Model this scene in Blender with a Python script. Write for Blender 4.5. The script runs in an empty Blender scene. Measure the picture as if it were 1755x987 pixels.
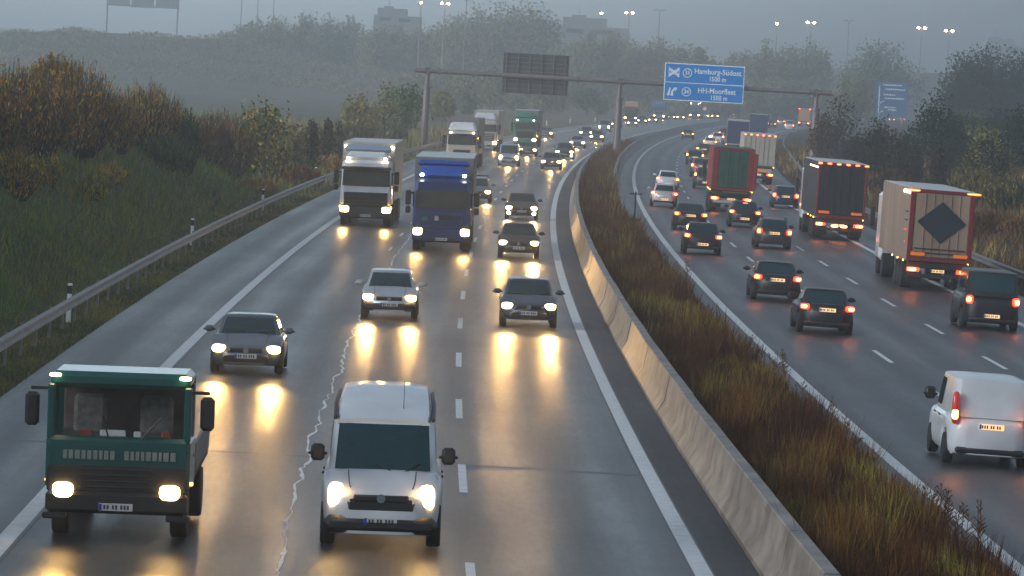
import bpy, math, random
import numpy as np
from math import sin, cos, radians, atan, pi, sqrt, atan2
from mathutils import Vector, Matrix

random.seed(7); RNG = np.random.default_rng(7)
SC = bpy.context.scene
COL = SC.collection

# ------------------------------------------------------------------ camera
F_PX, CAM_H, ROLL, YH = 8000.0, 7.5, radians(3.2), 132.0
PITCH = atan((493.5 - YH) / F_PX)
cam = bpy.data.cameras.new('camera'); cam.sensor_width = 36.0
cam.lens = F_PX / 1755 * 36; cam.clip_start = 1.0; cam.clip_end = 12000
camo = bpy.data.objects.new('camera', cam); COL.objects.link(camo)
_f = Vector((0, cos(PITCH), -sin(PITCH))); _u = Vector((0, sin(PITCH), cos(PITCH))); _r = Vector((1, 0, 0))
_R = _r * cos(ROLL) + _u * sin(ROLL); _U = -_r * sin(ROLL) + _u * cos(ROLL)
M = Matrix(((_R.x, _U.x, -_f.x, 0), (_R.y, _U.y, -_f.y, 0), (_R.z, _U.z, -_f.z, CAM_H), (0, 0, 0, 1)))
camo.matrix_world = M
SC.camera = camo

# ------------------------------------------------------------------ sky, sun, exposure
SUN_EL, SUN_AZ = radians(16), radians(-118)       # azimuth from +Y, negative = left
SKY_HIGH = .50
SKY_STOPS = ((-180, .36), (-120, .6), (-60, 2.0), (-14, 5.0), (-2.5, 7.4), (6.5, 1.9), (45, .7), (180, .36))
w = bpy.data.worlds.new("World"); SC.world = w; w.use_nodes = True
nt = w.node_tree; nt.nodes.clear()
sky = nt.nodes.new('ShaderNodeTexSky'); sky.sky_type = 'NISHITA'; sky.sun_disc = False
sky.sun_elevation = SUN_EL; sky.sun_rotation = SUN_AZ
sky.air_density = 1.2; sky.dust_density = 4.0; sky.ozone_density = 3.0
hsv = nt.nodes.new('ShaderNodeHueSaturation'); hsv.inputs['Saturation'].default_value = 0.25
tint = nt.nodes.new('ShaderNodeMix'); tint.data_type = 'RGBA'; tint.blend_type = 'MULTIPLY'
tint.inputs[0].default_value = 1.0; tint.inputs[7].default_value = (0.81, 0.99, 1.18, 1)
bg = nt.nodes.new('ShaderNodeBackground'); bg.inputs['Strength'].default_value = 0.15
out = nt.nodes.new('ShaderNodeOutputWorld')
nt.links.new(sky.outputs[0], hsv.inputs['Color']); nt.links.new(hsv.outputs[0], tint.inputs[6])
# made-up sky brightness by azimuth: bright ahead, dimmed to the right and behind
wtc = nt.nodes.new('ShaderNodeTexCoord'); sep = nt.nodes.new('ShaderNodeSeparateXYZ')
neg = nt.nodes.new('ShaderNodeVectorMath'); neg.operation = 'SCALE'; neg.inputs['Scale'].default_value = 1.0
nt.links.new(wtc.outputs['Generated'], neg.inputs[0]); nt.links.new(neg.outputs[0], sep.inputs[0])
at2 = nt.nodes.new('ShaderNodeMath'); at2.operation = 'ARCTAN2'
nt.links.new(sep.outputs['X'], at2.inputs[0]); nt.links.new(sep.outputs['Y'], at2.inputs[1])
cn = nt.nodes.new('ShaderNodeTexNoise'); cn.inputs['Scale'].default_value = 9; cn.inputs['Detail'].default_value = 5
nt.links.new(wtc.outputs['Generated'], cn.inputs['Vector'])
cm = nt.nodes.new('ShaderNodeMath'); cm.operation = 'MULTIPLY_ADD'; cm.inputs[1].default_value = .05
nt.links.new(cn.outputs['Fac'], cm.inputs[0]); nt.links.new(at2.outputs[0], cm.inputs[2])
cf = nt.nodes.new('ShaderNodeMath'); cf.operation = 'MULTIPLY_ADD'; cf.inputs[1].default_value = 1 / (2 * pi); cf.inputs[2].default_value = .5
nt.links.new(cm.outputs[0], cf.inputs[0])
cr = nt.nodes.new('ShaderNodeValToRGB'); el = cr.color_ramp.elements
_stops = SKY_STOPS
el[0].position = 0; el[1].position = 1
for k_, (deg, v_) in enumerate(_stops):
    e_ = el[0] if k_ == 0 else el[len(el) - 1] if k_ == len(_stops) - 1 else el.new(deg / 360 + .5)
    e_.position = deg / 360 + .5; e_.color = (v_ / 8, v_ / 8, v_ / 8, 1)
nt.links.new(cf.outputs[0], cr.inputs[0])
c2x = nt.nodes.new('ShaderNodeMath'); c2x.operation = 'MULTIPLY'; c2x.inputs[1].default_value = 8.0
nt.links.new(cr.outputs[0], c2x.inputs[0])
cmul = nt.nodes.new('ShaderNodeVectorMath'); cmul.operation = 'SCALE'
nt.links.new(tint.outputs[2], cmul.inputs[0]); # sky above the low bright band dimmed to darken the ambient light
el_ = nt.nodes.new('ShaderNodeMapRange'); el_.interpolation_type = 'SMOOTHSTEP'
el_.inputs[1].default_value = .02; el_.inputs[2].default_value = .12
nt.links.new(sep.outputs['Z'], el_.inputs[0])
lo = nt.nodes.new('ShaderNodeMix'); lo.data_type = 'FLOAT'; lo.inputs[3].default_value = SKY_HIGH
nt.links.new(el_.outputs[0], lo.inputs[0]); nt.links.new(c2x.outputs[0], lo.inputs[2])
nt.links.new(lo.outputs[0], cmul.inputs['Scale'])
nt.links.new(cmul.outputs[0], bg.inputs['Color']); nt.links.new(bg.outputs[0], out.inputs['Surface'])
sun = bpy.data.lights.new('sun', 'SUN'); sun.energy = 0.42; sun.angle = radians(25); sun.color = (1.0, 0.93, 0.86)
suno = bpy.data.objects.new('sun', sun); COL.objects.link(suno)
sd = Vector((sin(SUN_AZ) * cos(SUN_EL), cos(SUN_AZ) * cos(SUN_EL), sin(SUN_EL)))
suno.rotation_euler = (-sd).to_track_quat('-Z', 'Y').to_euler()
suno.location = (-200, 200, 200)
SC.view_settings.view_transform = 'Standard'; SC.view_settings.look = 'None'
SC.view_settings.exposure = 1.1; SC.view_settings.gamma = 1.0; SC.view_settings.use_curve_mapping = False
SC.render.engine = 'CYCLES'
cy = SC.cycles
cy.use_denoising = True
try: cy.denoiser = 'OPENIMAGEDENOISE'
except Exception: pass
cy.max_bounces = 6; cy.diffuse_bounces = 2; cy.glossy_bounces = 3; cy.transmission_bounces = 3
cy.volume_bounces = 3; cy.transparent_max_bounces = 8
cy.sample_clamp_indirect = 4.0; cy.caustics_reflective = False; cy.caustics_refractive = False
cy.use_adaptive_sampling = True; cy.adaptive_threshold = 0.015
SC.render.film_transparent = False

# ------------------------------------------------------------------ helpers
def at(px, py, z=0.0):
    """photo pixel -> world point on the horizontal plane z"""
    u, v = px - 877.5, py - 493.5
    d = _R * u - _U * v + _f * F_PX
    t = (z - CAM_H) / d.z
    return Vector((0, 0, CAM_H)) + d * t

def at_dist(px, py, Y):
    """photo pixel -> world point at depth Y"""
    u, v = px - 877.5, py - 493.5
    d = _R * u - _U * v + _f * F_PX
    return Vector((0, 0, CAM_H)) + d * (Y / d.y)

_DY = [0, 40, 71, 87, 105, 123, 142, 160, 178, 197, 216, 235, 255, 295, 337, 377, 420, 453, 521, 604, 670, 741, 795, 932, 1100, 1300, 1460, 1700]
_DX = [1.5, .35, -.38, -.72, -1.0, -1.3, -1.52, -1.68, -1.78, -1.82, -1.82, -1.75, -1.6, -1.15, -.4, .4, 1.5, 2.4, 5.2, 8.9, 12.8, 16.9, 21, 31.5, 47, 68, 87, 120]
_pc = np.polynomial.Polynomial.fit(_DY, _DX, 7, w=[1, 1, 3, 3, 3, 3, 3, 3, 3, 3, 3, 3, 3, 3, 3, 3, 3, 2, 2, 1, 1, 1, 1, .6, .3, .3, .3, .2])
def D(Y): return float(_pc(Y)) if np.isscalar(Y) else _pc(np.asarray(Y, float))
_pd = _pc.deriv()
def DD(Y): return float(_pd(Y))

MATS = {}
def mat(name, col, rough=0.6, metal=0.0, var=0.15, scale=8.0, spec=0.5, coat=0.0, bump=0.0, emit=None, estr=0.0, col2=None, stretch=None, detail=4):
    if name in MATS: return MATS[name]
    m = bpy.data.materials.new(name); m.use_nodes = True
    t = m.node_tree; b = t.nodes['Principled BSDF']
    b.inputs['Roughness'].default_value = rough; b.inputs['Metallic'].default_value = metal
    b.inputs['Specular IOR Level'].default_value = spec
    if coat: b.inputs['Coat Weight'].default_value = coat; b.inputs['Coat Roughness'].default_value = 0.08
    tc = t.nodes.new('ShaderNodeTexCoord'); n = t.nodes.new('ShaderNodeTexNoise')
    n.inputs['Scale'].default_value = scale; n.inputs['Detail'].default_value = detail
    src = tc.outputs['Object']
    if stretch:
        mp = t.nodes.new('ShaderNodeMapping'); mp.inputs['Scale'].default_value = stretch
        t.links.new(src, mp.inputs[0]); src = mp.outputs[0]
    t.links.new(src, n.inputs['Vector'])
    r = t.nodes.new('ShaderNodeValToRGB')
    c2 = col2 if col2 else tuple(min(1, c * (1 + var)) for c in col)
    c1 = col if col2 else tuple(c * (1 - var) for c in col)
    r.color_ramp.elements[0].position = 0.32; r.color_ramp.elements[1].position = 0.68
    r.color_ramp.elements[0].color = (*c1, 1); r.color_ramp.elements[1].color = (*c2, 1)
    t.links.new(n.outputs['Fac'], r.inputs['Fac']); t.links.new(r.outputs['Color'], b.inputs['Base Color'])
    if bump:
        bp = t.nodes.new('ShaderNodeBump'); bp.inputs['Strength'].default_value = bump
        t.links.new(n.outputs['Fac'], bp.inputs['Height']); t.links.new(bp.outputs[0], b.inputs['Normal'])
    if emit:
        b.inputs['Emission Color'].default_value = (*emit, 1); b.inputs['Emission Strength'].default_value = estr
    MATS[name] = m
    return m

def link(o, parent=None):
    COL.objects.link(o)
    if parent is not None: o.parent = parent
    return o

class MB:
    def __init__(s): s.v = []; s.f = []; s.m = []
    def add(s, v, f, mi=0):
        n = len(s.v); s.v.extend([tuple(map(float, p)) for p in v])
        for q in f: s.f.append([i + n for i in q]); s.m.append(mi)
        return s
    def box(s, c, d, ch=0.0, mi=0, rot=None, top=None):
        """box of centre c, size d, chamfer ch; top=(sx,sy) scales the upper face"""
        hx, hy, hz = d[0] / 2, d[1] / 2, d[2] / 2
        V = []; idx = {}
        for sx in (-1, 1):
            for sy in (-1, 1):
                for sz in (-1, 1):
                    kx, ky = (top if (top and sz > 0) else (1, 1))
                    if ch <= 0:
                        idx[sx, sy, sz] = [len(V)] * 3; V.append((sx * hx * kx, sy * hy * ky, sz * hz))
                    else:
                        c_ = min(ch, hx * .95, hy * .95, hz * .95)
                        b = len(V); idx[sx, sy, sz] = [b, b + 1, b + 2]
                        V.append((sx * hx * kx, sy * (hy * ky - c_), sz * (hz - c_)))
                        V.append((sx * (hx * kx - c_), sy * hy * ky, sz * (hz - c_)))
                        V.append((sx * (hx * kx - c_), sy * (hy * ky - c_), sz * hz))
        Fc = []
        def face(pts):
            pts2 = []
            for p in pts:
                if p not in pts2: pts2.append(p)
            if len(pts2) < 3: return
            a, b2, c2 = [np.array(V[i]) for i in pts2[:3]]
            nrm = np.cross(b2 - a, c2 - b2); cen = sum(np.array(V[i]) for i in pts2) / len(pts2)
            Fc.append(pts2 if np.dot(nrm, cen) > 0 else pts2[::-1])
        for ax in range(3):
            for sg in (-1, 1):
                o = [a for a in range(3) if a != ax]; pts = []
                for (p, q) in ((-1, -1), (1, -1), (1, 1), (-1, 1)):
                    k = [0, 0, 0]; k[ax] = sg; k[o[0]] = p; k[o[1]] = q
                    pts.append(idx[tuple(k)][ax])
                face(pts)
        if ch > 0:
            for k in idx: face(idx[k])
            for ax in range(3):
                o = [a for a in range(3) if a != ax]
                for p in (-1, 1):
                    for q in (-1, 1):
                        k1 = [0, 0, 0]; k2 = [0, 0, 0]; k1[ax] = -1; k2[ax] = 1
                        k1[o[0]] = k2[o[0]] = p; k1[o[1]] = k2[o[1]] = q
                        k1 = tuple(k1); k2 = tuple(k2)
                        face([idx[k1][o[0]], idx[k2][o[0]], idx[k2][o[1]], idx[k1][o[1]]])
        if rot is not None: V = [tuple(rot @ Vector(p)) for p in V]
        return s.add([(p[0] + c[0], p[1] + c[1], p[2] + c[2]) for p in V], Fc, mi)
    def tube(s, pts, rad, n=8, mi=0, cap=True):
        pts = [Vector(p) for p in pts]
        if not hasattr(rad, '__len__'): rad = [rad] * len(pts)
        rings = []
        for i, p in enumerate(pts):
            d = (pts[min(i + 1, len(pts) - 1)] - pts[max(i - 1, 0)]).normalized()
            a = d.orthogonal().normalized() if abs(d.z) > .9 else d.cross(Vector((0, 0, 1))).normalized()
            b = d.cross(a)
            rings.append([p + a * rad[i] * cos(2 * pi * k / n) + b * rad[i] * sin(2 * pi * k / n) for k in range(n)])
        V = [q for r in rings for q in r]; Fc = []
        for i in range(len(rings) - 1):
            for k in range(n):
                Fc.append([i * n + k, i * n + (k + 1) % n, (i + 1) * n + (k + 1) % n, (i + 1) * n + k])
        if cap:
            Fc.append(list(range(n))[::-1]); Fc.append([(len(rings) - 1) * n + k for k in range(n)])
        return s.add(V, Fc, mi)
    def loft(s, rings, mi=0, cap=True):
        n = len(rings[0]); V = [p for r in rings for p in r]; Fc = []
        for i in range(len(rings) - 1):
            for k in range(n):
                Fc.append([i * n + k, i * n + (k + 1) % n, (i + 1) * n + (k + 1) % n, (i + 1) * n + k])
        if cap:
            Fc.append(list(range(n))[::-1]); Fc.append([(len(rings) - 1) * n + k for k in range(n)])
        return s.add(V, Fc, mi)
    def grid(s, P, mi=0, thick=None):
        """P[i][j] points; optional solid thickness vector"""
        a, b = len(P), len(P[0]); V = [p for r in P for p in r]
        Fc = [[i * b + j, i * b + j + 1, (i + 1) * b + j + 1, (i + 1) * b + j] for i in range(a - 1) for j in range(b - 1)]
        return s.add(V, Fc, mi)
    def disc(s, c, r, y, n=16, ax='y', mi=0, depth=.02):
        pass
    def build(s, name, mats, parent=None, smooth=None):
        me = bpy.data.meshes.new(name); me.from_pydata(s.v, [], s.f)
        mats = mats if isinstance(mats, (list, tuple)) else [mats]
        for m in mats: me.materials.append(m)
        if len(mats) > 1: me.polygons.foreach_set('material_index', s.m)
        if smooth:
            me.polygons.foreach_set('use_smooth', [True] * len(me.polygons))
            try: me.set_sharp_from_angle(angle=radians(smooth))
            except Exception: pass
        me.update()
        return link(bpy.data.objects.new(name, me), parent)

def raw_mesh(name, V, Fq, mats, mi=None, parent=None):
    """fast numpy mesh; Fq (n,3) or (n,4)"""
    V = np.asarray(V, np.float32); Fq = np.asarray(Fq, np.int32)
    me = bpy.data.meshes.new(name); k = Fq.shape[1]
    me.vertices.add(len(V)); me.vertices.foreach_set('co', V.ravel())
    me.loops.add(Fq.size); me.loops.foreach_set('vertex_index', Fq.ravel())
    me.polygons.add(len(Fq)); me.polygons.foreach_set('loop_start', np.arange(0, Fq.size, k, dtype=np.int32))
    mats = mats if isinstance(mats, (list, tuple)) else [mats]
    for m in mats: me.materials.append(m)
    if mi is not None: me.polygons.foreach_set('material_index', np.asarray(mi, np.int32))
    me.update(calc_edges=True)
    return link(bpy.data.objects.new(name, me), parent)

def thing(name, label, cat, loc=(0, 0, 0), rz=0.0, group=None, ry=0.0):
    o = bpy.data.objects.new(name, None); COL.objects.link(o); o.empty_display_size = .3
    o.rotation_mode = 'XYZ'; o.location = loc; o.rotation_euler = (0, ry, rz)
    tag(o, label, cat, group); return o
def tag(o, label, cat, group=None):
    o['label'] = label; o['category'] = cat
    if group: o['group'] = group
    return o
def structure(o): o['kind'] = 'structure'; return o
def stuff(o): o['kind'] = 'stuff'; return o
def smooth01(a, b, x):
    t = np.clip((np.asarray(x, float) - a) / (b - a), 0, 1); return t * t * (3 - 2 * t)

# ------------------------------------------------------------------ materials
def asphalt(name, c, c2, rough, lane0=None, lanew=3.55):
    m = bpy.data.materials.new(name); m.use_nodes = True; t = m.node_tree; b = t.nodes['Principled BSDF']
    L = t.links.new; N = t.nodes.new
    uv = N('ShaderNodeUVMap')
    def noise(sc, scale=1.0, det=4, ro=.6):
        mp = N('ShaderNodeMapping'); mp.inputs['Scale'].default_value = sc; n = N('ShaderNodeTexNoise')
        n.inputs['Scale'].default_value = scale; n.inputs['Detail'].default_value = det; n.inputs['Roughness'].default_value = ro
        L(uv.outputs[0], mp.inputs[0]); L(mp.outputs[0], n.inputs['Vector']); return n.outputs['Fac']
    def mixf(a, b_, f):
        x = N('ShaderNodeMix'); x.data_type = 'FLOAT'; x.inputs[0].default_value = f; L(a, x.inputs[2]); L(b_, x.inputs[3]); return x.outputs[0]
    fine = noise((26, 9, 1), 1, 5, .8); grain = noise((9, 1.2, 1), 1, 4, .75); streak = noise((1.6, .03, 1), 1, 4); patch = noise((.3, .06, 1), 1, 6, .7)
    v = mixf(mixf(fine, grain, .5), mixf(streak, patch, .6), .62)
    if lane0 is not None:      # two polished wheel tracks in every lane
        sx = N('ShaderNodeSeparateXYZ'); L(uv.outputs[0], sx.inputs[0])
        m1 = N('ShaderNodeMath'); m1.operation = 'ADD'; m1.inputs[1].default_value = -lane0; L(sx.outputs[0], m1.inputs[0])
        m2 = N('ShaderNodeMath'); m2.operation = 'MULTIPLY'; m2.inputs[1].default_value = 4 * pi / lanew; L(m1.outputs[0], m2.inputs[0])
        m3 = N('ShaderNodeMath'); m3.operation = 'COSINE'; L(m2.outputs[0], m3.inputs[0])
        m4 = N('ShaderNodeMath'); m4.operation = 'MULTIPLY_ADD'; m4.inputs[1].default_value = .065; L(m3.outputs[0], m4.inputs[0]); L(v, m4.inputs[2]); v = m4.outputs[0]
    r = N('ShaderNodeValToRGB'); r.color_ramp.elements[0].position = .36; r.color_ramp.elements[1].position = .64
    r.color_ramp.elements[0].color = (*c, 1); r.color_ramp.elements[1].color = (*c2, 1)
    L(v, r.inputs[0]); L(r.outputs[0], b.inputs['Base Color'])
    mr = N('ShaderNodeMapRange'); mr.inputs[1].default_value = .38; mr.inputs[2].default_value = .62
    mr.inputs[3].default_value = rough - .09; mr.inputs[4].default_value = rough + .10
    L(v, mr.inputs[0]); L(mr.outputs[0], b.inputs['Roughness'])
    bp = N('ShaderNodeBump'); bp.inputs['Strength'].default_value = .6; bp.inputs['Distance'].default_value = .008
    L(fine, bp.inputs['Height']); L(bp.outputs[0], b.inputs['Normal'])
    b.inputs['Specular IOR Level'].default_value = .30
    MATS[name] = m; return m
M_ASPH = asphalt('asphalt', (.020, .021, .023), (.078, .079, .081), .37, -7.1)
M_ASPH_R = asphalt('asphalt right', (.020, .021, .023), (.070, .072, .075), .44, 8.95, 3.35)
M_SHOULD = asphalt('old brown asphalt', (.022, .019, .019), (.045, .037, .036), .55)
M_PAINT = mat('road paint', (.62, .62, .60), .55, var=.12, scale=3, detail=8)
M_HAZEGREY = mat('far hazed grey', (.22, .225, .23), .8)  # skyline grey lightened, so haze fading sits in the colour
M_SEAL = mat('pale joint filler', (.66, .64, .59), .35, var=.3, scale=6)
M_JOINT = mat('asphalt joint', (.085, .08, .078), .5)
M_CONC = mat('concrete', (.12, .098, .082), .55, col2=(.29, .235, .19), scale=1.3, bump=.12, detail=10, stretch=(1, .8, 1.3))
M_CONC2 = mat('dark concrete', (.12, .12, .12), .6, col2=(.20, .20, .195), scale=1.2, detail=8)
M_GALV = mat('galvanised steel', (.22, .21, .20), .5, metal=.75, var=.25, scale=2.5)
M_GANTRY = mat('gantry steel', (.19, .15, .14), .5, metal=.2, var=.12, scale=2)
M_SIGNBACK = mat('sign back', (.07, .065, .065), .6, metal=.3, var=.15, scale=3)
M_BLUE2 = mat('far sign blue', (.0, .075, .22), .5, var=.04, scale=2)
M_BLUE = mat('sign blue', (.0, .22, .60), .35, var=.04, scale=2)
M_WHITE = mat('sign white', (.86, .86, .85), .4, var=.04)
M_BLACKP = mat('black plastic', (.012, .012, .013), .45, var=.2)
M_TYRE = mat('tyre rubber', (.014, .014, .014), .75, var=.25, scale=20)
M_RIM = mat('wheel rim', (.30, .30, .31), .35, metal=.8, var=.1)
M_CHROME = mat('chrome', (.55, .55, .55), .15, metal=1.0, var=.05)
M_GLASS = mat('car glass', (.008, .036, .046), .05, spec=.4, var=.15)  # teal in the base colour stands in for reflected glints
M_TGLASS = mat('truck glass', (.045, .045, .038), .12, spec=.5, var=.3, scale=1.5)
M_PLATE = mat('number plate', (.55, .54, .52), .4, var=.06)
M_PLATE_L = mat('lit number plate', (.55, .5, .4), .4, var=.06, emit=(1, .55, .22), estr=.55)
M_EUBLUE = mat('plate blue band', (.01, .05, .35), .4)
M_GLYPH = mat('plate characters', (.03, .03, .03), .5)
M_HEAD = mat('lit headlamp', (.8, .8, .75), .1, emit=(1, .60, .20), estr=12)
M_HEADW = mat('lit white lamp', (.8, .8, .75), .1, emit=(1, .82, .55), estr=14)
M_TAIL = mat('lit tail lamp lens', (.35, .01, .008), .15, emit=(1, .035, .01), estr=3.0)
M_BULB = mat('lit tail lamp bulb', (.6, .1, .05), .15, emit=(1, .26, .04), estr=13)
M_AMBER = mat('lit amber lamp', (.6, .2, .02), .15, emit=(1, .42, .06), estr=5)
M_MARKER = mat('lit red marker lamp', (.6, .05, .02), .15, emit=(1, .09, .02), estr=6)
M_ORANGE = mat('orange reflector', (.75, .17, .01), .35, var=.1, emit=(1, .2, .01), estr=.12)
M_REDTAPE = mat('red trailer frame', (.17, .014, .014), .45, var=.15)
M_LAMP = mat('street lamp glow', (.9, .8, .6), .2, emit=(1, .62, .28), estr=40)
M_BARK = mat('bark', (.035, .028, .022), .85, var=.3, scale=6)
M_SOIL = mat('soil', (.035, .025, .017), .95, col2=(.075, .048, .025), scale=.9, spec=.08)
M_TERR = mat('grassy ground', (.036, .050, .018), .95, col2=(.085, .085, .030), scale=.35, detail=8, spec=.08)
M_MEADOW = mat('meadow', (.095, .092, .060), .95, col2=(.17, .145, .10), scale=.05, detail=8, spec=.08)
M_SCRUB = mat('brown ground', (.040, .028, .017), .95, col2=(.080, .056, .030), scale=.3, detail=8, spec=.08)

# ------------------------------------------------------------------ terrain
_HX = [-420, -300, -142, -110, -77, -61, -38, -20, -5]; _HZ = [9, 10, 11.5, 13.8, 12.2, 9.6, 6.0, 3.0, 0.0]
def zt(o, Y):
    """ground height; o is the offset from the lane line, Y the depth"""
    o = np.asarray(o, float); Y = np.asarray(Y, float); X = o + D(Y)
    z = np.full(np.broadcast(o, Y).shape, -.06)
    s = 1 - smooth01(238, 290, Y)
    bank = np.clip((-11.9 - o) * .62, 0, 5.4); bank = bank - np.clip((-11.9 - o) - 11, 0, 40) * .10
    z = z + np.maximum(bank, 0) * s * (1 + .12 * np.sin(Y * .11 + o * .5))
    z = z + np.where(o < -11.5, .12 * np.sin(X * .9) * np.cos(Y * .37) * np.clip((-11.5 - o) / 4, 0, 1), 0)
    hill = np.interp(X, _HX, _HZ) * np.exp(-((Y - 1320) / 130.0) ** 2)
    z = z + hill * (1 + .06 * np.sin(X * .13) + .05 * np.sin(X * .31 + Y * .05))
    z = z + smooth01(1640, 1740, Y) * 17.5 * smooth01(0, 90, X)
    z = z + np.where(o > 22.5, np.clip((o - 22.8) * .17, 0, 3.4) * (1 - .6 * smooth01(420, 700, Y)) + .25 * np.sin(X * .5) * np.sin(Y * .13) * np.clip((o - 23) / 4, 0, 1), 0)
    z = np.where((o > 5.15) & (o < np.where(Y < 250, 7.95, 7.35)), .10, z)
    return z
def gz(x, y): return float(zt(x - D(y), y))

rows = np.concatenate([np.arange(-120, 40, 20), np.arange(40, 300, 5), np.arange(300, 620, 12), np.arange(620, 1180, 28), np.arange(1180, 1480, 16), np.arange(1480, 2260, 20)])
cols = np.concatenate([-np.geomspace(1400, 30, 46), np.arange(-29, -11.5, 1.1), [-11.2, -10.6, -9.9, -9.7, 4.4, 4.85, 5.0, 5.2, 7.3, 7.5, 7.7, 7.9, 8.1, 8.3, 21.4, 21.8, 22.4], np.arange(23, 60, 1.6), np.geomspace(62, 1400, 44)])
O, YY = np.meshgrid(cols, rows); Z = zt(O, YY)
far = np.abs(O) > 60
XX = np.clip(O + D(YY), -1450, 1450)
V = np.stack([XX, YY, Z], -1).reshape(-1, 3); nc = len(cols); nr = len(rows)
ii, jj = np.meshgrid(np.arange(nr - 1), np.arange(nc - 1), indexing='ij')
Fq = np.stack([ii * nc + jj, ii * nc + jj + 1, (ii + 1) * nc + jj + 1, (ii + 1) * nc + jj], -1).reshape(-1, 4)
oc = (O[:-1, :-1] + O[1:, 1:]) / 2; yc = (YY[:-1, :-1] + YY[1:, 1:]) / 2
mi = np.where((oc > 4.9) & (oc < 8.2), 1, np.where(oc > 21.5, 3, np.where((yc > 285), 2, 0))).ravel()
structure(raw_mesh('ground', V, Fq, [M_TERR, M_SOIL, M_MEADOW, M_SCRUB], mi))

def strip(name, o0, o1, y0, y1, z, m, parent=None, step=6.0, wob=None):
    ys = np.arange(y0, y1 + step * .5, step); V = []; Fc = []; UVs = []
    for i, y in enumerate(ys):
        d = D(y)
        a = o0(y) if callable(o0) else o0; b = o1(y) if callable(o1) else o1
        V += [(a + d, y, z), (b + d, y, z)]
        UVs += [(a, y), (b, y)]
        if i: k = 2 * i; Fc.append([k - 2, k - 1, k + 1, k])
    ob = raw_mesh(name, V, Fc, m, None, parent); ul = ob.data.uv_layers.new(name='UVMap')
    ul.data.foreach_set('uv', np.array([UVs[i] for f in Fc for i in f], np.float32).ravel())
    return ob
Y_END = 1560
def rightedge(y): return 21.8 + 2.6 * float(smooth01(330, 700, y))
roadL = structure(strip('carriageway', -9.9, 3.8, -100, Y_END, 0.0, M_ASPH))
roadR = structure(strip('carriageway', lambda y: 7.55 + .6 * (1 - float(smooth01(215, 265, y))), rightedge, -100, Y_END, 0.0, M_ASPH_R))
structure(strip('hard_shoulder', 3.8, 4.95, -100, Y_END, 0.0, M_SHOULD))
def lines(name, segs, parent, m=M_PAINT):
    V = []; Fc = []
    for (o, y0, y1, wd) in segs:
        n = max(1, int((y1 - y0) / 6)); ys = np.linspace(y0, y1, n + 1)
        for i, y in enumerate(ys):
            oo = o(y) if callable(o) else o
            V += [(oo - wd / 2 + D(y), y, .004), (oo + wd / 2 + D(y), y, .004)]
            if i: k = len(V); Fc.append([k - 4, k - 3, k - 1, k - 2])
    return structure(raw_mesh(name, V, Fc, m, None, parent))
lines('edge_line', [(3.62, -60, Y_END, .29), (-7.12, -60, Y_END, .29)], roadL)
dash = [(0.0, 86.6 - 3 + 18 * k, 86.6 + 3 + 18 * k, .15) for k in range(-5, 75)]
dash += [(-3.4, 194 + 18 * k, 198 + 18 * k, .12) for k in range(0, 66)]
lines('lane_marking', dash, roadL)
def roff(y): return 12.3 + .5 * float(smooth01(230, 500, y))
lines('edge_line', [(8.95, -60, Y_END, .27), (lambda y: 19.15 + 2.4 * float(smooth01(360, 760, y)), -60, Y_END, .27)], roadR)
lines('lane_marking', [(roff, 135.3 - 3 + 18 * k, 135.3 + 3 + 18 * k, .15) for k in range(-7, 70)] + [(15.55, 135.3 - 3 + 18 * k, 135.3 + 3 + 18 * k, .15) for k in range(-7, 70)], roadR)
# pale jagged joint filler along the seam between the first two lanes
V = []; Fc = []; y = 40.0; off = 0.0
while y < 262:
    off = off * .75 + random.uniform(-.06, .06)
    wd = random.choice((.018, .03, .045, .07)) * random.uniform(.8, 1.3)
    V += [(-2.95 + off - wd / 2 + D(y), y, .006), (-2.95 + off + wd / 2 + D(y), y, .006)]
    if len(V) > 2: k = len(V); Fc.append([k - 4, k - 3, k - 1, k - 2])
    y += random.uniform(.25, .9)
structure(raw_mesh('joint_filler', V, Fc, M_SEAL, None, roadL))
V = []; Fc = []
for (yy, wd, a, b) in ((89.3, .35, -9.8, 3.5), (126.5, .12, -2.9, 3.4), (185, .3, -7, -.3), (230, .3, -7, 3.4), (141, .08, -7, 0)):
    k = len(V); V += [(a + D(yy), yy, .003), (b + D(yy), yy, .003), (b + D(yy), yy + wd, .003), (a + D(yy), yy + wd, .003)]; Fc.append([k, k + 1, k + 2, k + 3])
structure(raw_mesh('transverse_joint', V, Fc, M_JOINT, None, roadL))

M_PATCH = asphalt('asphalt repair', (.016, .016, .017), (.050, .050, .051), .46)
def patch(o0, o1, y0, y1, m=M_PATCH):
    V = []; Fc = []; UVs = []; ys = np.linspace(y0, y1, 8)
    for i, y in enumerate(ys):
        V += [(o0 + D(y), y, .002), (o1 + D(y), y, .002)]; UVs += [(o0 + 31, y), (o1 + 31, y)]
        if i: Fc.append([2 * i - 2, 2 * i - 1, 2 * i + 1, 2 * i])
    ob = raw_mesh('road_patch', V, Fc, m, None, roadL); ul = ob.data.uv_layers.new(name='UVMap')
    ul.data.foreach_set('uv', np.array([UVs[i] for f in Fc for i in f], np.float32).ravel()); return structure(ob)
for o_, a_, b_ in ((-6.95, 60, 300), (3.42, 60, 300)): patch(o_, o_ + .035, a_, b_)

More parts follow.
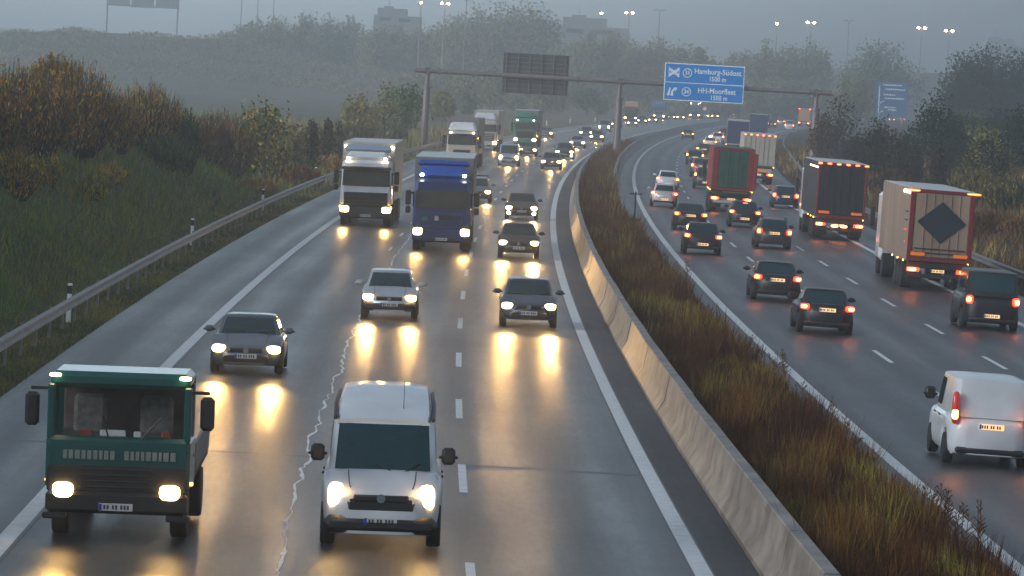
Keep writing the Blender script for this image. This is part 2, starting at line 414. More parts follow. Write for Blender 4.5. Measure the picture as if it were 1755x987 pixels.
# ------------------------------------------------------------------ barriers and guard rails
def barrier(name, label, o_face, y0, y1, side, m, jl=6.0, h=.92):
    """New-Jersey profile; side=-1: sloped foot towards -X"""
    prof = [(0, 0), (.0, .09), (.15, .34), (.24, h - .02), (.26, h), (.46, h), (.48, h - .02), (.55, .3), (.62, .0)]
    mb = MB(); n = int((y1 - y0) / jl)
    for k in range(n):
        ya, yb = y0 + k * jl + .035, y0 + (k + 1) * jl
        dz = random.uniform(-.008, .008); dx = random.uniform(-.01, .01); rings = []
        for y in (ya, (ya + yb) / 2, yb):
            r = [(o_face + D(y) + dx - side * p[0], y, p[1] + dz * (p[1] > .1)) for p in prof]
            rings.append(r)
        mb.loft(rings)
    o = mb.build(name, m, None, 30)
    return tag(o, label, 'barrier')
barrier('concrete_barrier', 'long sloped concrete barrier beside the dark strip on the median, lit yellow by headlamps', 4.52, 46, 520, -1, M_CONC)
barrier('concrete_barrier', 'grey concrete wall curving along the inner edge of the right carriageway', 7.85, 340, 1000, 1, M_CONC2, 8.0)

def guardrail(label, o_f, y0, y1, step, side, zadd=0.0):
    t = thing('guard_rail', label, 'guard rail')
    prof = [(0, .44), (.07, .48), (.07, .53), (.015, .58), (.015, .62), (.07, .67), (.07, .72), (0, .76), (-.012, .76), (.055, .71), (.055, .675), (.0, .62), (.0, .58), (.055, .525), (.055, .485), (-.012, .44)]
    mb = MB(); rings = []
    for y in np.arange(y0, y1, 4.0):
        d = o_f(y) + D(y); rings.append([(d + side * p[0] * 1.3, y, p[1] + zadd) for p in prof])
    mb.loft(rings); mb.build('rail', M_GALV, t, 40)
    pm = MB(); pm.box((0, 0, .36), (.07, .12, .80)); first = None; k = 0
    for y in np.arange(y0 + 1, y1, step):
        if k >= 98: break
        if first is None: p = first = pm.build('post', M_GALV, t)
        else: p = first.copy(); COL.objects.link(p); p.parent = t
        p.location = (o_f(y) + D(y) - side * .09, y, 0); k += 1
    return t
guardrail('steel guard rail along the grass bank left of the oncoming lanes', lambda y: -10.75, 70, 640, 4.0, 1)
guardrail('steel guard rail following the right edge of the outgoing lanes', lambda y: 22.5 + 2.6 * float(smooth01(250, 560, y)), 90, 760, 7.0, -1)

# ------------------------------------------------------------------ haze
hb = MB(); hb.box((0, 1075, 23.0), (2960, 2420, 48.0))
hm = bpy.data.materials.new('haze'); hm.use_nodes = True; t = hm.node_tree
t.nodes.remove(t.nodes['Principled BSDF'])
pv = t.nodes.new('ShaderNodeVolumePrincipled'); pv.inputs['Color'].default_value = (.96, .985, 1.0, 1)
pv.inputs['Density'].default_value = 0.00062; pv.inputs['Anisotropy'].default_value = .72
t.links.new(pv.outputs[0], t.nodes['Material Output'].inputs['Volume'])
HZ = stuff(hb.build('haze', hm)); HZ.location = (0, 0, 0)
# ------------------------------------------------------------------ vehicles
PAINTS = {}
def paint(key, c, rough=.32, metal=.25, coat=.5):
    return mat('paint ' + key, c, rough, metal, var=.10, scale=1.3, coat=coat)
P_BLACK = paint('black', (.007, .007, .009), .42, 0, .12); P_NAVY = paint('navy', (.010, .022, .050)); P_TEALDK = paint('dark teal', (.012, .035, .042))
P_SILVER = paint('silver', (.42, .44, .46), metal=.5); P_SLATE = paint('slate', (.085, .11, .135), metal=.4); P_WHITE = paint('white', (.58, .58, .59), metal=0)
P_WARMSILVER = paint('warm silver', (.55, .50, .48), metal=.2); P_TAUPE = paint('taupe', (.15, .125, .11), metal=.3); P_BLUEGREY = paint('blue grey', (.30, .36, .44), metal=.2)
P_TAXI = paint('cream', (.68, .62, .50), metal=0); P_DKGREY = paint('dark grey', (.022, .023, .026), .4, 0, .2)
P_TRUCKGREEN = paint('truck teal', (.003, .060, .052), metal=0); P_TRUCKBLUE = paint('truck blue', (.005, .058, .30), metal=0); P_TRUCKNAVY = paint('truck navy', (.005, .024, .105), metal=0)
P_BRIGHTGREEN = paint('green', (.006, .17, .12), metal=0); P_BLUE2 = paint('light blue', (.05, .16, .36), metal=0)
P_BEIGE = mat('beige box', (.235, .155, .108), .7, col2=(.32, .22, .155), scale=.8, detail=6, stretch=(1, 1, .3)); P_ORANGEBOX = mat('orange box', (.52, .24, .10), .5, var=.12)
P_CREAMBOX = mat('cream box', (.42, .36, .29), .65, var=.08, scale=.6); P_GREYBOX = mat('grey box', (.17, .16, .155), .7, var=.1)
P_TARPDK = mat('dark tarpaulin', (.012, .014, .018), .75, var=.3, scale=2); P_TARPGREY = mat('grey tarpaulin', (.035, .034, .036), .85, var=.2, scale=2)
P_TARPGREEN = mat('green tarpaulin', (.004, .045, .030), .55, col2=(.010, .080, .052), scale=2.2); P_TARPRED = mat('red panel', (.20, .010, .013), .7, var=.2, scale=1.5)
P_TARPBLUE = mat('blue tarpaulin', (.025, .035, .10), .5, var=.15); P_ROOF = mat('trailer roof', (.50, .49, .48), .45, var=.12, scale=.5)
P_CHASSIS = mat('truck chassis', (.016, .015, .014), .7, var=.3); P_PINK = mat('pale lettering', (.17, .19, .165), .6)
P_DIAMOND = mat('dark diamond panel', (.012, .020, .026), .5, var=.1)
M_LENS = mat('red lamp lens', (.40, .035, .03), .2, emit=(1, .05, .02), estr=.10)
M_DASHDARK = mat('cab interior', (.17, .11, .105), .8, var=.4, scale=2.5); M_PAPER = mat('paper', (.85, .85, .88), .7); M_REDTHING = mat('red cloth', (.35, .05, .035), .7)

CARS = dict(  # L W H nose hood belt tail, wsb rf rr rb (from the front), rear-window rake, wheel radius
    hatch=dict(L=4.1, W=1.74, H=1.42, zn=.70, zh=.95, zb=.94, zt=.97, wsb=.98, rf=1.75, rr=3.45, rb=3.98, wr=.31, n=4.0),
    sedan=dict(L=4.5, W=1.77, H=1.37, zn=.66, zh=.93, zb=.92, zt=.98, wsb=1.08, rf=1.85, rr=3.0, rb=3.75, wr=.32, n=4.0),
    estate=dict(L=4.55, W=1.76, H=1.42, zn=.67, zh=.94, zb=.93, zt=.96, wsb=1.05, rf=1.8, rr=4.0, rb=4.42, wr=.32, n=4.0),
    suv=dict(L=4.5, W=1.84, H=1.60, zn=.84, zh=1.08, zb=1.12, zt=1.12, wsb=1.05, rf=1.7, rr=3.9, rb=4.38, wr=.36, n=4.4),
    mini=dict(L=3.7, W=1.66, H=1.43, zn=.68, zh=.93, zb=.97, zt=.98, wsb=.85, rf=1.5, rr=3.05, rb=3.6, wr=.29, n=3.6),
    mpv=dict(L=4.3, W=1.78, H=1.58, zn=.74, zh=1.02, zb=1.04, zt=1.04, wsb=.85, rf=1.6, rr=3.75, rb=4.2, wr=.32, n=4.2),
    van=dict(L=4.9, W=1.92, H=1.96, zn=.88, zh=1.17, zb=1.18, zt=1.12, wsb=1.02, rf=1.62, rr=4.70, rb=4.82, wr=.34, n=5.5, gt=.84),
    caddy=dict(L=4.4, W=1.80, H=1.83, zn=.76, zh=1.04, zb=1.08, zt=1.05, wsb=.92, rf=1.62, rr=4.22, rb=4.34, wr=.32, n=5.5, gt=.84),
)
MESHES = {}
def se(x, n): return max(0.0, 1 - min(1.0, abs(x)) ** n) ** (1 / n)
def bodywork(kind):
    if kind in MESHES: return MESHES[kind]
    c = CARS[kind]; L, W, H, n = c['L'], c['W'], c['H'], c['n']; hL = L / 2
    ax = (-hL + .17 * L + .08, hL - .19 * L - .02)
    def ztop(y):
        return float(np.interp(y, [-hL, -hL + .04, -hL + .22, -hL + c['wsb'], -hL + c['rb'] - .05, hL - .16, hL - .03, hL],
                               [c['zn'] - .14, c['zn'] - .05, c['zn'] + .03, c['zh'], c['zb'], c['zt'] - .02, c['zt'] - .10, c['zt'] - .22]))
    def hw(y): return W / 2 * max(.55, se(y / hL, 6.0 if 'gt' in c else 5.0))
    def zbot(y):
        z = .22
        if y < -hL + .35 or y > hL - .35: z = .26
        for a in ax:
            d = abs(y - a); r = c['wr'] + .075
            if d < r: z = max(z, c['wr'] + sqrt(r * r - d * d) - .02)
        return z
    ts = np.concatenate([[-1, -.992, -.975, -.95, -.91], np.linspace(-.87, .87, 47), [.91, .95, .975, .992, 1]])
    rings = []
    sec = [(.88, 0), (.955, .10), (.995, .33), (1.0, .50), (.985, .72), (.95, .88), (.88, .97)]
    for tt in ts:
        y = tt * hL; h = hw(y); zb_, zt_ = zbot(y), ztop(y); d = zt_ - zb_
        half = [(h * fx, y, zb_ + d * ft) for fx, ft in sec] + [(h * .55, y, zt_ + .012), (0, y, zt_ + .02)]
        rings.append(half + [(-p[0], p[1], p[2]) for p in half[-2::-1]])
    mb = MB(); mb.loft(rings)
    gt = c.get('gt', .70); gb = .90 if 'gt' in c else .875
    z0, z1 = c['zb'] - .06, H - .045
    def G(t):
        return (W / 2 * (gb + (gt - gb) * t), -hL + c['wsb'] + (c['rf'] - c['wsb']) * t, -hL + c['rb'] + (c['rr'] - c['rb']) * t, z0 + (z1 - z0) * t)
    gn = 5.0
    def front(x, t):
        h, yf, yr, z = G(t); hl = (yr - yf) / 2; return (x * h, (yf + yr) / 2 - hl * (1 - (1 - se(x, gn)) * .28), z)
    def rear(x, t):
        h, yf, yr, z = G(t); hl = (yr - yf) / 2; return (x * h, (yf + yr) / 2 + hl * (1 - (1 - se(x, gn)) * .2), z)
    def side(q, t, sgn):
        h, yf, yr, z = G(t); hl = (yr - yf) / 2; return (sgn * h * (1 - (1 - se(q, 9)) * .35), (yf + yr) / 2 + q * hl, z)
    gr = []
    xs = np.linspace(-.86, .86, 9); qs = np.linspace(-.86, .86, 9)
    for t in (0, .3, .6, .85, 1.0):
        r = [front(x, t) for x in xs] + [side(q, t, 1) for q in qs] + [rear(x, t) for x in xs[::-1]] + [side(q, t, -1) for q in qs[::-1]]
        gr.append(r)
    top = gr[-1]; cy_ = sum(p[1] for p in top) / len(top)
    for k, dz in ((.93, .025), (.75, .040), (.4, .046)):
        gr.append([(p[0] * k, cy_ + (p[1] - cy_) * (1 - (1 - k) * .7), z1 + dz) for p in top])
    mb.loft(gr)
    def pane(fn, a0, a1, t0, t1, off, nx=7, ny=5):
        P = []
        for i in range(ny):
            t = t0 + (t1 - t0) * i / (ny - 1)
            P.append([tuple(np.array(fn(a0 + (a1 - a0) * j / (nx - 1), t)) + np.array(off)) for j in range(nx)])
        m = MB(); m.grid(P); Q = [[(p[0] - off[0] * 1.8, p[1] - off[1] * 1.8, p[2] - .001) for p in r] for r in P]
        return m
    R = dict(body=mb, ws=pane(front, -.88, .88, .06, .93, (0, -.012, .006)), rw=pane(rear, .82, -.82, .18, .90, (0, .014, .006)), ax=ax, ztop=ztop, hw=hw, hL=hL, c=c)
    sw = []
    spl = [(-.80, -.02), (.02, .78)] if kind != 'caddy' else [(-.82, -.32)]
    for s_ in (1, -1):
        for (a, b) in spl:
            sw.append(pane(lambda q, t, s_=s_: side(q, t, s_), a if s_ > 0 else b, b if s_ > 0 else a, .12, .88, (s_ * .012, 0, .002)))
    R['sw'] = sw
    def yfront(x): return -hL * max(.9, se(min(.985, abs(x) / (W / 2)), 5.0))
    R['yf'] = yfront
    MESHES[kind] = R; return R

_data = {}
def inst(key, builder, name, mats, parent, smooth=40):
    """build a part once, then reuse its mesh; material comes from the first mats unless overridden on the object"""
    if key not in _data:
        o = builder().build(name, mats, parent, smooth); _data[key] = o.data; return o
    o = bpy.data.objects.new(name, _data[key]); COL.objects.link(o); o.parent = parent
    if not isinstance(mats, (list, tuple)): 
        o.material_slots[0].link = 'OBJECT'; o.material_slots[0].material = mats
    return o

def wheel_tyre(r, wd):
    m = MB(); n = 20
    prof = [(r * .62, -wd / 2), (r * .93, -wd / 2), (r, -wd / 2 + .03), (r, wd / 2 - .03), (r * .93, wd / 2), (r * .62, wd / 2)]
    m.loft([[(x, rr * cos(2 * pi * k / n), rr * sin(2 * pi * k / n)) for k in range(n)] for rr, x in prof]); return m
def wheel_rim(r, wd):
    m = MB(); n = 20
    prof = [(r * .63, -wd / 2 + .01), (r * .55, -wd / 2 + .035), (r * .2, -wd / 2 + .02), (r * .2, wd / 2 - .02), (r * .55, wd / 2 - .035), (r * .63, wd / 2 - .01)]
    m.loft([[(x, rr * cos(2 * pi * k / n), rr * sin(2 * pi * k / n)) for k in range(n)] for rr, x in prof])
    return m
def add_wheel(parent, x, y, r, wd, rim=True):
    w_ = inst(('tyre', r, wd), lambda: wheel_tyre(r, wd), 'wheel', M_TYRE, parent); w_.location = (x, y, r)
    if rim:
        q = inst(('rim', r, wd), lambda: wheel_rim(r, wd), 'rim', M_RIM, w_)
    return w_
def lampblob(sx, sy, sz):
    m = MB(); rings = []
    for i in range(7):
        a = -pi / 2 + pi * (i + .001) / 6.002; rz = sin(a)
        rings.append([(sx / 2 * abs(cos(2 * pi * k / 16)) ** .6 * np.sign(cos(2 * pi * k / 16)) * max(.04, cos(a)) ** .5, rz * sy / 2, sz / 2 * abs(sin(2 * pi * k / 16)) ** .6 * np.sign(sin(2 * pi * k / 16)) * max(.04, cos(a)) ** .5) for k in range(16)])
    m.loft(rings); return m
def lamp(parent, name, loc, size, m, rz=0.0, rx=0.0):
    o = inst(('blob',) + tuple(round(s, 3) for s in size), lambda: lampblob(*size), name, m, parent, 60)
    o.location = loc; o.rotation_euler = (rx, 0, rz); return o
def plate(parent, loc, lit=False, rear=False, yellow=False):
    m = MB(); m.box((0, 0, 0), (.52, .016, .115), .004, 0); s_ = -1 if not rear else 1
    m.box((-.235 * (1 if not rear else -1), s_ * .0095, 0), (.045, .004, .10), 0, 1)
    xs = [-.17, -.12, -.04, .01, .09, .14, .19]
    for x in xs: m.box((x, s_ * .0095, 0), (.032, .004, .066), 0, 2)
    key = ('plate', lit, rear)
    o = inst(key, lambda: m, 'number_plate', [M_PLATE_L if lit else M_PLATE, M_EUBLUE, M_GLYPH], parent); o.location = loc; return o
def beam(parent, loc, energy, rz=0.0):
    l = bpy.data.lights.new('headlamp_beam', 'SPOT'); l.energy = energy; l.color = (1, .56, .17); l.spot_size = radians(27); l.spot_blend = 1.0; l.shadow_soft_size = .12
    o = link(bpy.data.objects.new('headlamp_beam', l), parent); o.location = loc
    o.rotation_euler = (radians(90 - .4), 0, pi + rz); return o

GROUND_TILT = radians(1.1)
def car(kind, px, py, pnt, label, dirn, cat='car', lights=True, name=None, group=None, detail=2, opts=''):
    """dirn 'in' = comes towards the camera (pixel = middle of its front at the road), 'out' = drives away (pixel = rear)"""
    R = bodywork(kind); c = R['c']; hL = R['hL']; W, H, L = c['W'], c['H'], c['L']
    p = at(px, py); h = atan(DD(p.y))
    away = dirn == 'out'
    q = Vector((p.x, p.y, 0)) + Vector((sin(h), cos(h), 0)) * hL
    rz = -h if not away else pi - h
    t = thing(name or ('van' if kind in ('van', 'caddy') else 'car'), label, cat, q, rz, group, ry=GROUND_TILT * (1 if away else -1) * (-1 if away else 1))
    b = inst(('body', kind), lambda: R['body'], 'body', pnt, t, 38)
    inst(('ws', kind), lambda: R['ws'], 'windscreen', M_GLASS, t, 60)
    if not ('panel' in opts): inst(('rw', kind), lambda: R['rw'], 'rear_window', M_GLASS, t, 60)
    for i, m in enumerate(R['sw']):
        if 'panel' in opts and i not in (0, 2) and kind != 'caddy': continue
        inst(('sw', kind, i), lambda: m, 'side_window', M_GLASS, t, 60)
    wd = .20 if kind not in ('van',) else .22
    for a in R['ax']:
        for s_ in (-1, 1): add_wheel(t, s_ * (W / 2 - wd / 2 - .012), a, c['wr'], wd, detail > 1)
    # mirrors
    for s_ in (-1, 1):
        big = kind in ('van', 'caddy')
        o = inst(('mirror', big), lambda: MB().box((0, 0, 0), (.22, .12, .15 if not big else .27), .045).box((-.0, .02, -.02), (.30, .05, .05), .01), 'mirror', M_BLACKP if (big or 'bm' in opts) else pnt, t)
        o.location = (s_ * (W / 2 + .08), -hL + c['wsb'] + .42, c['zb'] + (.10 if not big else .22))
    zl = c['zn'] - .06; xl = W / 2 * .74
    BF = float(opts.split('beam')[1].split()[0] or 1) if 'beam' in opts else 0
    if not away:
        # lower grille, upper grille, plate
        inst(('grille', kind), lambda: MB().box((0, -hL + .012, .40), (W * .62, .09, .17), .03), 'lower_grille', M_BLACKP, t)
        inst(('ugrille', kind), lambda: MB().box((0, -hL + .010, zl - .005), (W * .46, .08, .11), .025), 'grille', M_BLACKP, t)
        if detail > 1:
            inst(('emblem',), lambda: MB().tube([(0, 0, 0), (0, -.02, 0)], .07, 14), 'emblem', M_CHROME, t).location = (0, -hL - .03, zl + .0)
        plate(t, (0, -hL - .042, .46))
        sz = (.34, .20, .19) if kind not in ('van', 'caddy') else (.25, .20, .40)
        for s_ in (-1, 1):
            yl = R['yf'](xl) + .045
            if lights:
                lamp(t, 'headlight', (s_ * xl, yl, zl + (.02 if kind not in ('van', 'caddy') else .02)), sz, M_HEAD, s_ * .30)
            if 'fog' in opts: lamp(t, 'fog_lamp', (s_ * xl * .98, R['yf'](xl) + .02, .36), (.24, .12, .17), M_HEADW, s_ * .2)
        if 'beam' in opts:
            for s_ in (-1, 1): beam(t, (s_ * xl, -hL - .32, zl + .02), BEAM_W * BF)
        elif detail == 1 and p.y < 620:
            beam(t, (0, -hL - .32, zl + .02), BEAM_W * 1.3)
        if 'blackbumper' in opts:
            inst(('bb', kind), lambda: MB().box((0, -hL + .10, .40), (W * .93, .30, .27), .09), 'bumper', M_BLACKP, t)
    else:
        zr = c['zt'] - .10; xr = W / 2 * .80
        tall = kind in ('van', 'caddy', 'suv', 'mpv', 'estate')
        for s_ in (-1, 1):
            if 'tallrear' in opts:
                ln = lamp(t, 'tail_light', (s_ * xr * 1.06, hL - .07, zr + .25), (.16, .20, .68), M_LENS, s_ * -.3); bz = -.13
                lamp(ln, 'bulb', (-s_ * .01, .055, bz), (.13, .13, .22), M_BULB)
            else:
                sz = (.30, .20, .18) if not tall else (.24, .20, .28)
                ln = lamp(t, 'tail_light', (s_ * xr, hL - .075 - .05 * (kind in ('mini', 'hatch')), zr - .03), sz, M_TAIL, s_ * -.35)
                lamp(ln, 'bulb', (0, .05, .0), (sz[0] * .72, .13, sz[2] * .66), M_BULB)
        plate(t, (0, hL + .012, zr - .10 if 'lowplate' not in opts else .48), lit=detail > 0, rear=True)
        if detail > 1: inst(('rb', kind), lambda: MB().box((0, hL - .05, .34), (W * .80, .16, .13), .04), 'rear_valance', M_BLACKP, t)
        if 'brake' in opts: lamp(t, 'high_brake_light', (0, -hL + c['rr'] + .06, H - .10), (.30, .06, .04), M_MARKER)
    if detail > 1 and not away:
        for s_ in (-1, 1):
            ys_ = np.linspace(-hL + .30, -hL + c['wsb'] - .04, 7)
            MB().tube([(s_ * R['hw'](y) * .56, y, R['ztop'](y) + .011) for y in ys_], .008, 5).build('bonnet_crease', M_BLACKP, t)
        for s_ in (-1, 1):
            p0 = R['ws'].v[3 if s_ < 0 else 6]; y_ = -hL + c['wsb'] + .06
            MB().tube([(s_ * .10 + .25, y_ - .10, c['zb'] - .02), (s_ * .35 + .25, y_ + .06, c['zb'] + .10), (s_ * .38 - .2, y_ + .05, c['zb'] + .07)], .013, 5).build('wiper', M_BLACKP, t)
    if detail > 1:
        for s_ in (-1, 1):
            MB().box((s_ * (W / 2 - .004), .35, c['zb'] - .14), (.03, .20, .04), .01).box((s_ * (W / 2 - .004), -.55, c['zb'] - .14), (.03, .20, .04), .01).build('door_handle', M_BLACKP, t)
    if 'hightop' in opts:
        y0 = -hL + c['rf'] - .02; rr_ = []
        for (yy, zz, f) in ((y0, .0, .80), (y0 + .25, .12, .82), (y0 + .9, .34, .80), (y0 + 1.7, .42, .78), (hL - .35, .40, .78), (hL - .12, .30, .78), (hL - .05, .0, .80)):
            w2 = W / 2 * f; zb_ = H - .10
            rr_.append([(w2, yy, zb_), (w2 * .985, yy, zb_ + zz * .6), (w2 * .90, yy, zb_ + .06 + zz * .95), (w2 * .5, yy, zb_ + .09 + zz), (-w2 * .5, yy, zb_ + .09 + zz), (-w2 * .90, yy, zb_ + .06 + zz * .95), (-w2 * .985, yy, zb_ + zz * .6), (-w2, yy, zb_)])
        MB().loft(rr_).build('high_roof', pnt, t, 30)
        for s_ in (-1, 1):
            MB().tube([(s_ * W * .405, y0 + .05, H - .02), (s_ * W * .41, y0 + .9, H + .16), (s_ * W * .40, y0 + 1.8, H + .22), (s_ * W * .40, hL - .4, H + .22)], .035, 6).build('roof_rail', M_BLACKP, t, 60)
        MB().box((0, -hL + .05, .70), (W * .56, .14, .20), .05).build('radiator_panel', M_BLACKP, t, 35)
    if 'rails' in opts:
        for s_ in (-1, 1):
            y0, y1 = -hL + c['rf'] + .3, -hL + c['rr'] - .1; x = s_ * W / 2 * (.78 if kind == 'van' else .64)
            MB().tube([(x, y0, H - .03), (x, y0 + .08, H + .07), (x, y1 - .08, H + .07), (x, y1, H - .03)], .022, 6).build('roof_rail', M_BLACKP, t, 60)
    if 'bars' in opts:
        for yy in (-.1, .8):
            MB().tube([(-.62, yy, H - .02), (-.6, yy, H + .12), (.6, yy, H + .12), (.62, yy, H - .02)], .025, 6).build('roof_bar', M_BLACKP, t, 60)
    if 'aerial' in opts:
        MB().tube([(.3, -hL + c['rf'] + .15, H - .02), (.3, -hL + c['rf'] + .75, H + .55)], [.008, .004], 5).build('aerial', M_BLACKP, t)
    if 'taxisign' in opts:
        MB().box((0, -.1, H + .09), (.36, .14, .14), .03).build('roof_sign', M_HEADW, t)
    if 'stripe' in opts:
        for s_ in (-1, 1): MB().box((s_ * (W / 2 - .02), -.1, .52), (.06, L * .5, .10), .02).build('side_moulding', M_BLACKP, t)
    return t

def tractor_front(t, s, x=None):
    """cab part set for a lorry coming towards the camera, front face at local y=-L/2"""
    yF = s['yF']; W = 2.48; zc = s.get('zc', 3.35); z0 = .95
    cab = MB().box((0, yF + 1.12, (z0 + zc) / 2), (W, 2.2, zc - z0), .14, top=(.94, .95)); cab.box((0, yF + 1.2, .72), (W * .96, 2.0, .5), .05)
    cab.build('cab', s['cab'], t, 35)
    if s.get('cap'):     # roof cap / high roof
        MB().box((0, yF + 1.25, zc + s['cap'] / 2 - .02), (W * .90, 1.9, s['cap']), .16, top=(.88, .72)).build('roof_cap', s.get('capm', s['cab']), t, 35)
    zs0, zs1 = s.get('ws', (1.95, 2.78))
    def sk(z): return yF + .055 * (z - z0) / (zc - z0)
    g = MB(); P = []
    for i in range(4):
        z = zs0 + (zs1 - zs0) * i / 3; f = 1 - .05 * (z - z0) / (zc - z0)
        P.append([(xx * W / 2 * .93 * f, sk(z) - .022 + .03 * xx * xx, z) for xx in np.linspace(-1, 1, 9)])
    g.grid(P); g.build('windscreen', M_TGLASS, t, 60)
    for s_ in (-1, 1):
        MB().box((s_ * (W / 2 - .012), yF + .85, (zs0 + zs1) / 2 - .02), (.05, .95, (zs1 - zs0) * .85), .02).build('side_window', M_GLASS, t)
        MB().box((s_ * (W / 2 + .20), yF + .22, zs0 + .42), (.24, .16, .62), .05).box((s_ * (W / 2 + .20), yF + .22, zs0 - .08), (.22, .16, .30), .05).box((s_ * (W / 2 + .04), yF + .26, zs0 + .62), (.26, .06, .06), .01).build('mirror', M_BLACKP, t)
    if s.get('visor'):
        MB().box((0, yF - .10, zs1 + .09), (W * .95, .28, .15), .05).build('sun_visor', s['visor'], t, 35)
    gz0, gz1 = s.get('grille', (1.05, 1.72))
    gr = MB()
    nsl = s.get('slats', 4)
    gr.box((0, yF + .0, (gz0 + gz1) / 2), (W * s.get('gw', .74), .07, gz1 - gz0), .03)
    gr.build('grille', s.get('grm', M_BLACKP), t)
    for k in range(nsl):
        z = gz0 + (gz1 - gz0) * (k + .5) / nsl
        MB().box((0, yF - .05, z), (W * s.get('gw', .74) * .92, .05, (gz1 - gz0) / nsl * .38), .012).build('grille_slat', s.get('slm', P_CHASSIS), t)
    MB().box((0, yF + .10, .68), (W * .99, .42, .60), .11).build('bumper', s.get('bump', s['cab']), t, 35)
    MB().box((0, yF - .11, .50), (W * .5, .04, .16), .02).build('bumper_intake', M_BLACKP, t)
    plate(t, (0, yF - .14, .52))
    hz = s.get('hz', .80)
    for s_ in (-1, 1):
        lamp(t, 'headlight', (s_ * W / 2 * .80, yF - .07, hz), s.get('hs', (.44, .16, .30)), M_HEAD)
        lamp(t, 'indicator', (s_ * W / 2 * .975, yF + .05, hz + .12), (.10, .16, .12), M_AMBER) if s.get('ind') else None
        if s.get('top'): lamp(t, 'marker_light', (s_ * W / 2 * .72, yF + s.get('topy', .10), s['top']), (.16, .12, .12), M_HEADW)
    beam(t, (-W / 2 * .8, yF - .4, hz), BEAM_W * .4); beam(t, (W / 2 * .8, yF - .4, hz), BEAM_W * .4)
    for y in (yF + 1.35,):
        for s_ in (-1, 1): add_wheel(t, s_ * 1.05, y, .50, .32)
def trailer_box(t, y0, y1, z0, z1, body, roof=P_ROOF, W=2.54):
    MB().box((0, (y0 + y1) / 2, (z0 + z1) / 2), (W, y1 - y0, z1 - z0), .03).build('trailer', body, t)
    MB().box((0, (y0 + y1) / 2, z1 + .012), (W * .985, (y1 - y0) * .995, .03), .01).build('trailer_roof', roof, t)
    MB().box((0, (y0 + y1) / 2, z0 - .12), (1.1, (y1 - y0) * .98, .22), .02).build('chassis', P_CHASSIS, t)
    for k in range(3):
        for s_ in (-1, 1): add_wheel(t, s_ * 1.03, y1 - 3.9 + k * 1.31, .50, .38, False)
def lorry_in(px, py, label, s):
    L = s.get('L', 16.0); p = at(px, py); h = atan(DD(p.y)); q = Vector((p.x, p.y, 0)) + Vector((sin(h), cos(h), 0)) * L / 2
    t = thing('lorry', label, 'lorry', q, -h, s.get('group'), ry=-GROUND_TILT); s['yF'] = -L / 2
    tractor_front(t, s)
    y0 = -L / 2 + 2.75
    trailer_box(t, y0, L / 2, 1.15, s.get('h', 3.95), s['box'], s.get('roof', P_ROOF))
    for s_ in (-1, 1):
        for y in (-L / 2 + 3.9,): add_wheel(t, s_ * 1.0, y, .50, .5, False)
    if s.get('defl'):
        zc = s.get('zc', 3.35) + (s.get('cap') or 0) - .05
        MB().box((0, -L / 2 + 1.6, (zc + s.get('h', 3.95) - .08) / 2), (2.3, 1.25, max(.25, s.get('h', 3.95) - .1 - zc)), .12, top=(.96, .35)).build('wind_deflector', s['defl'], t, 35)
    if s.get('boxlamps'):
        for s_ in (-1, 1): lamp(t, 'marker_light', (s_ * 1.12, y0 - .03, s.get('h', 3.95) - .22), (.16, .08, .12), M_HEADW)
    return t
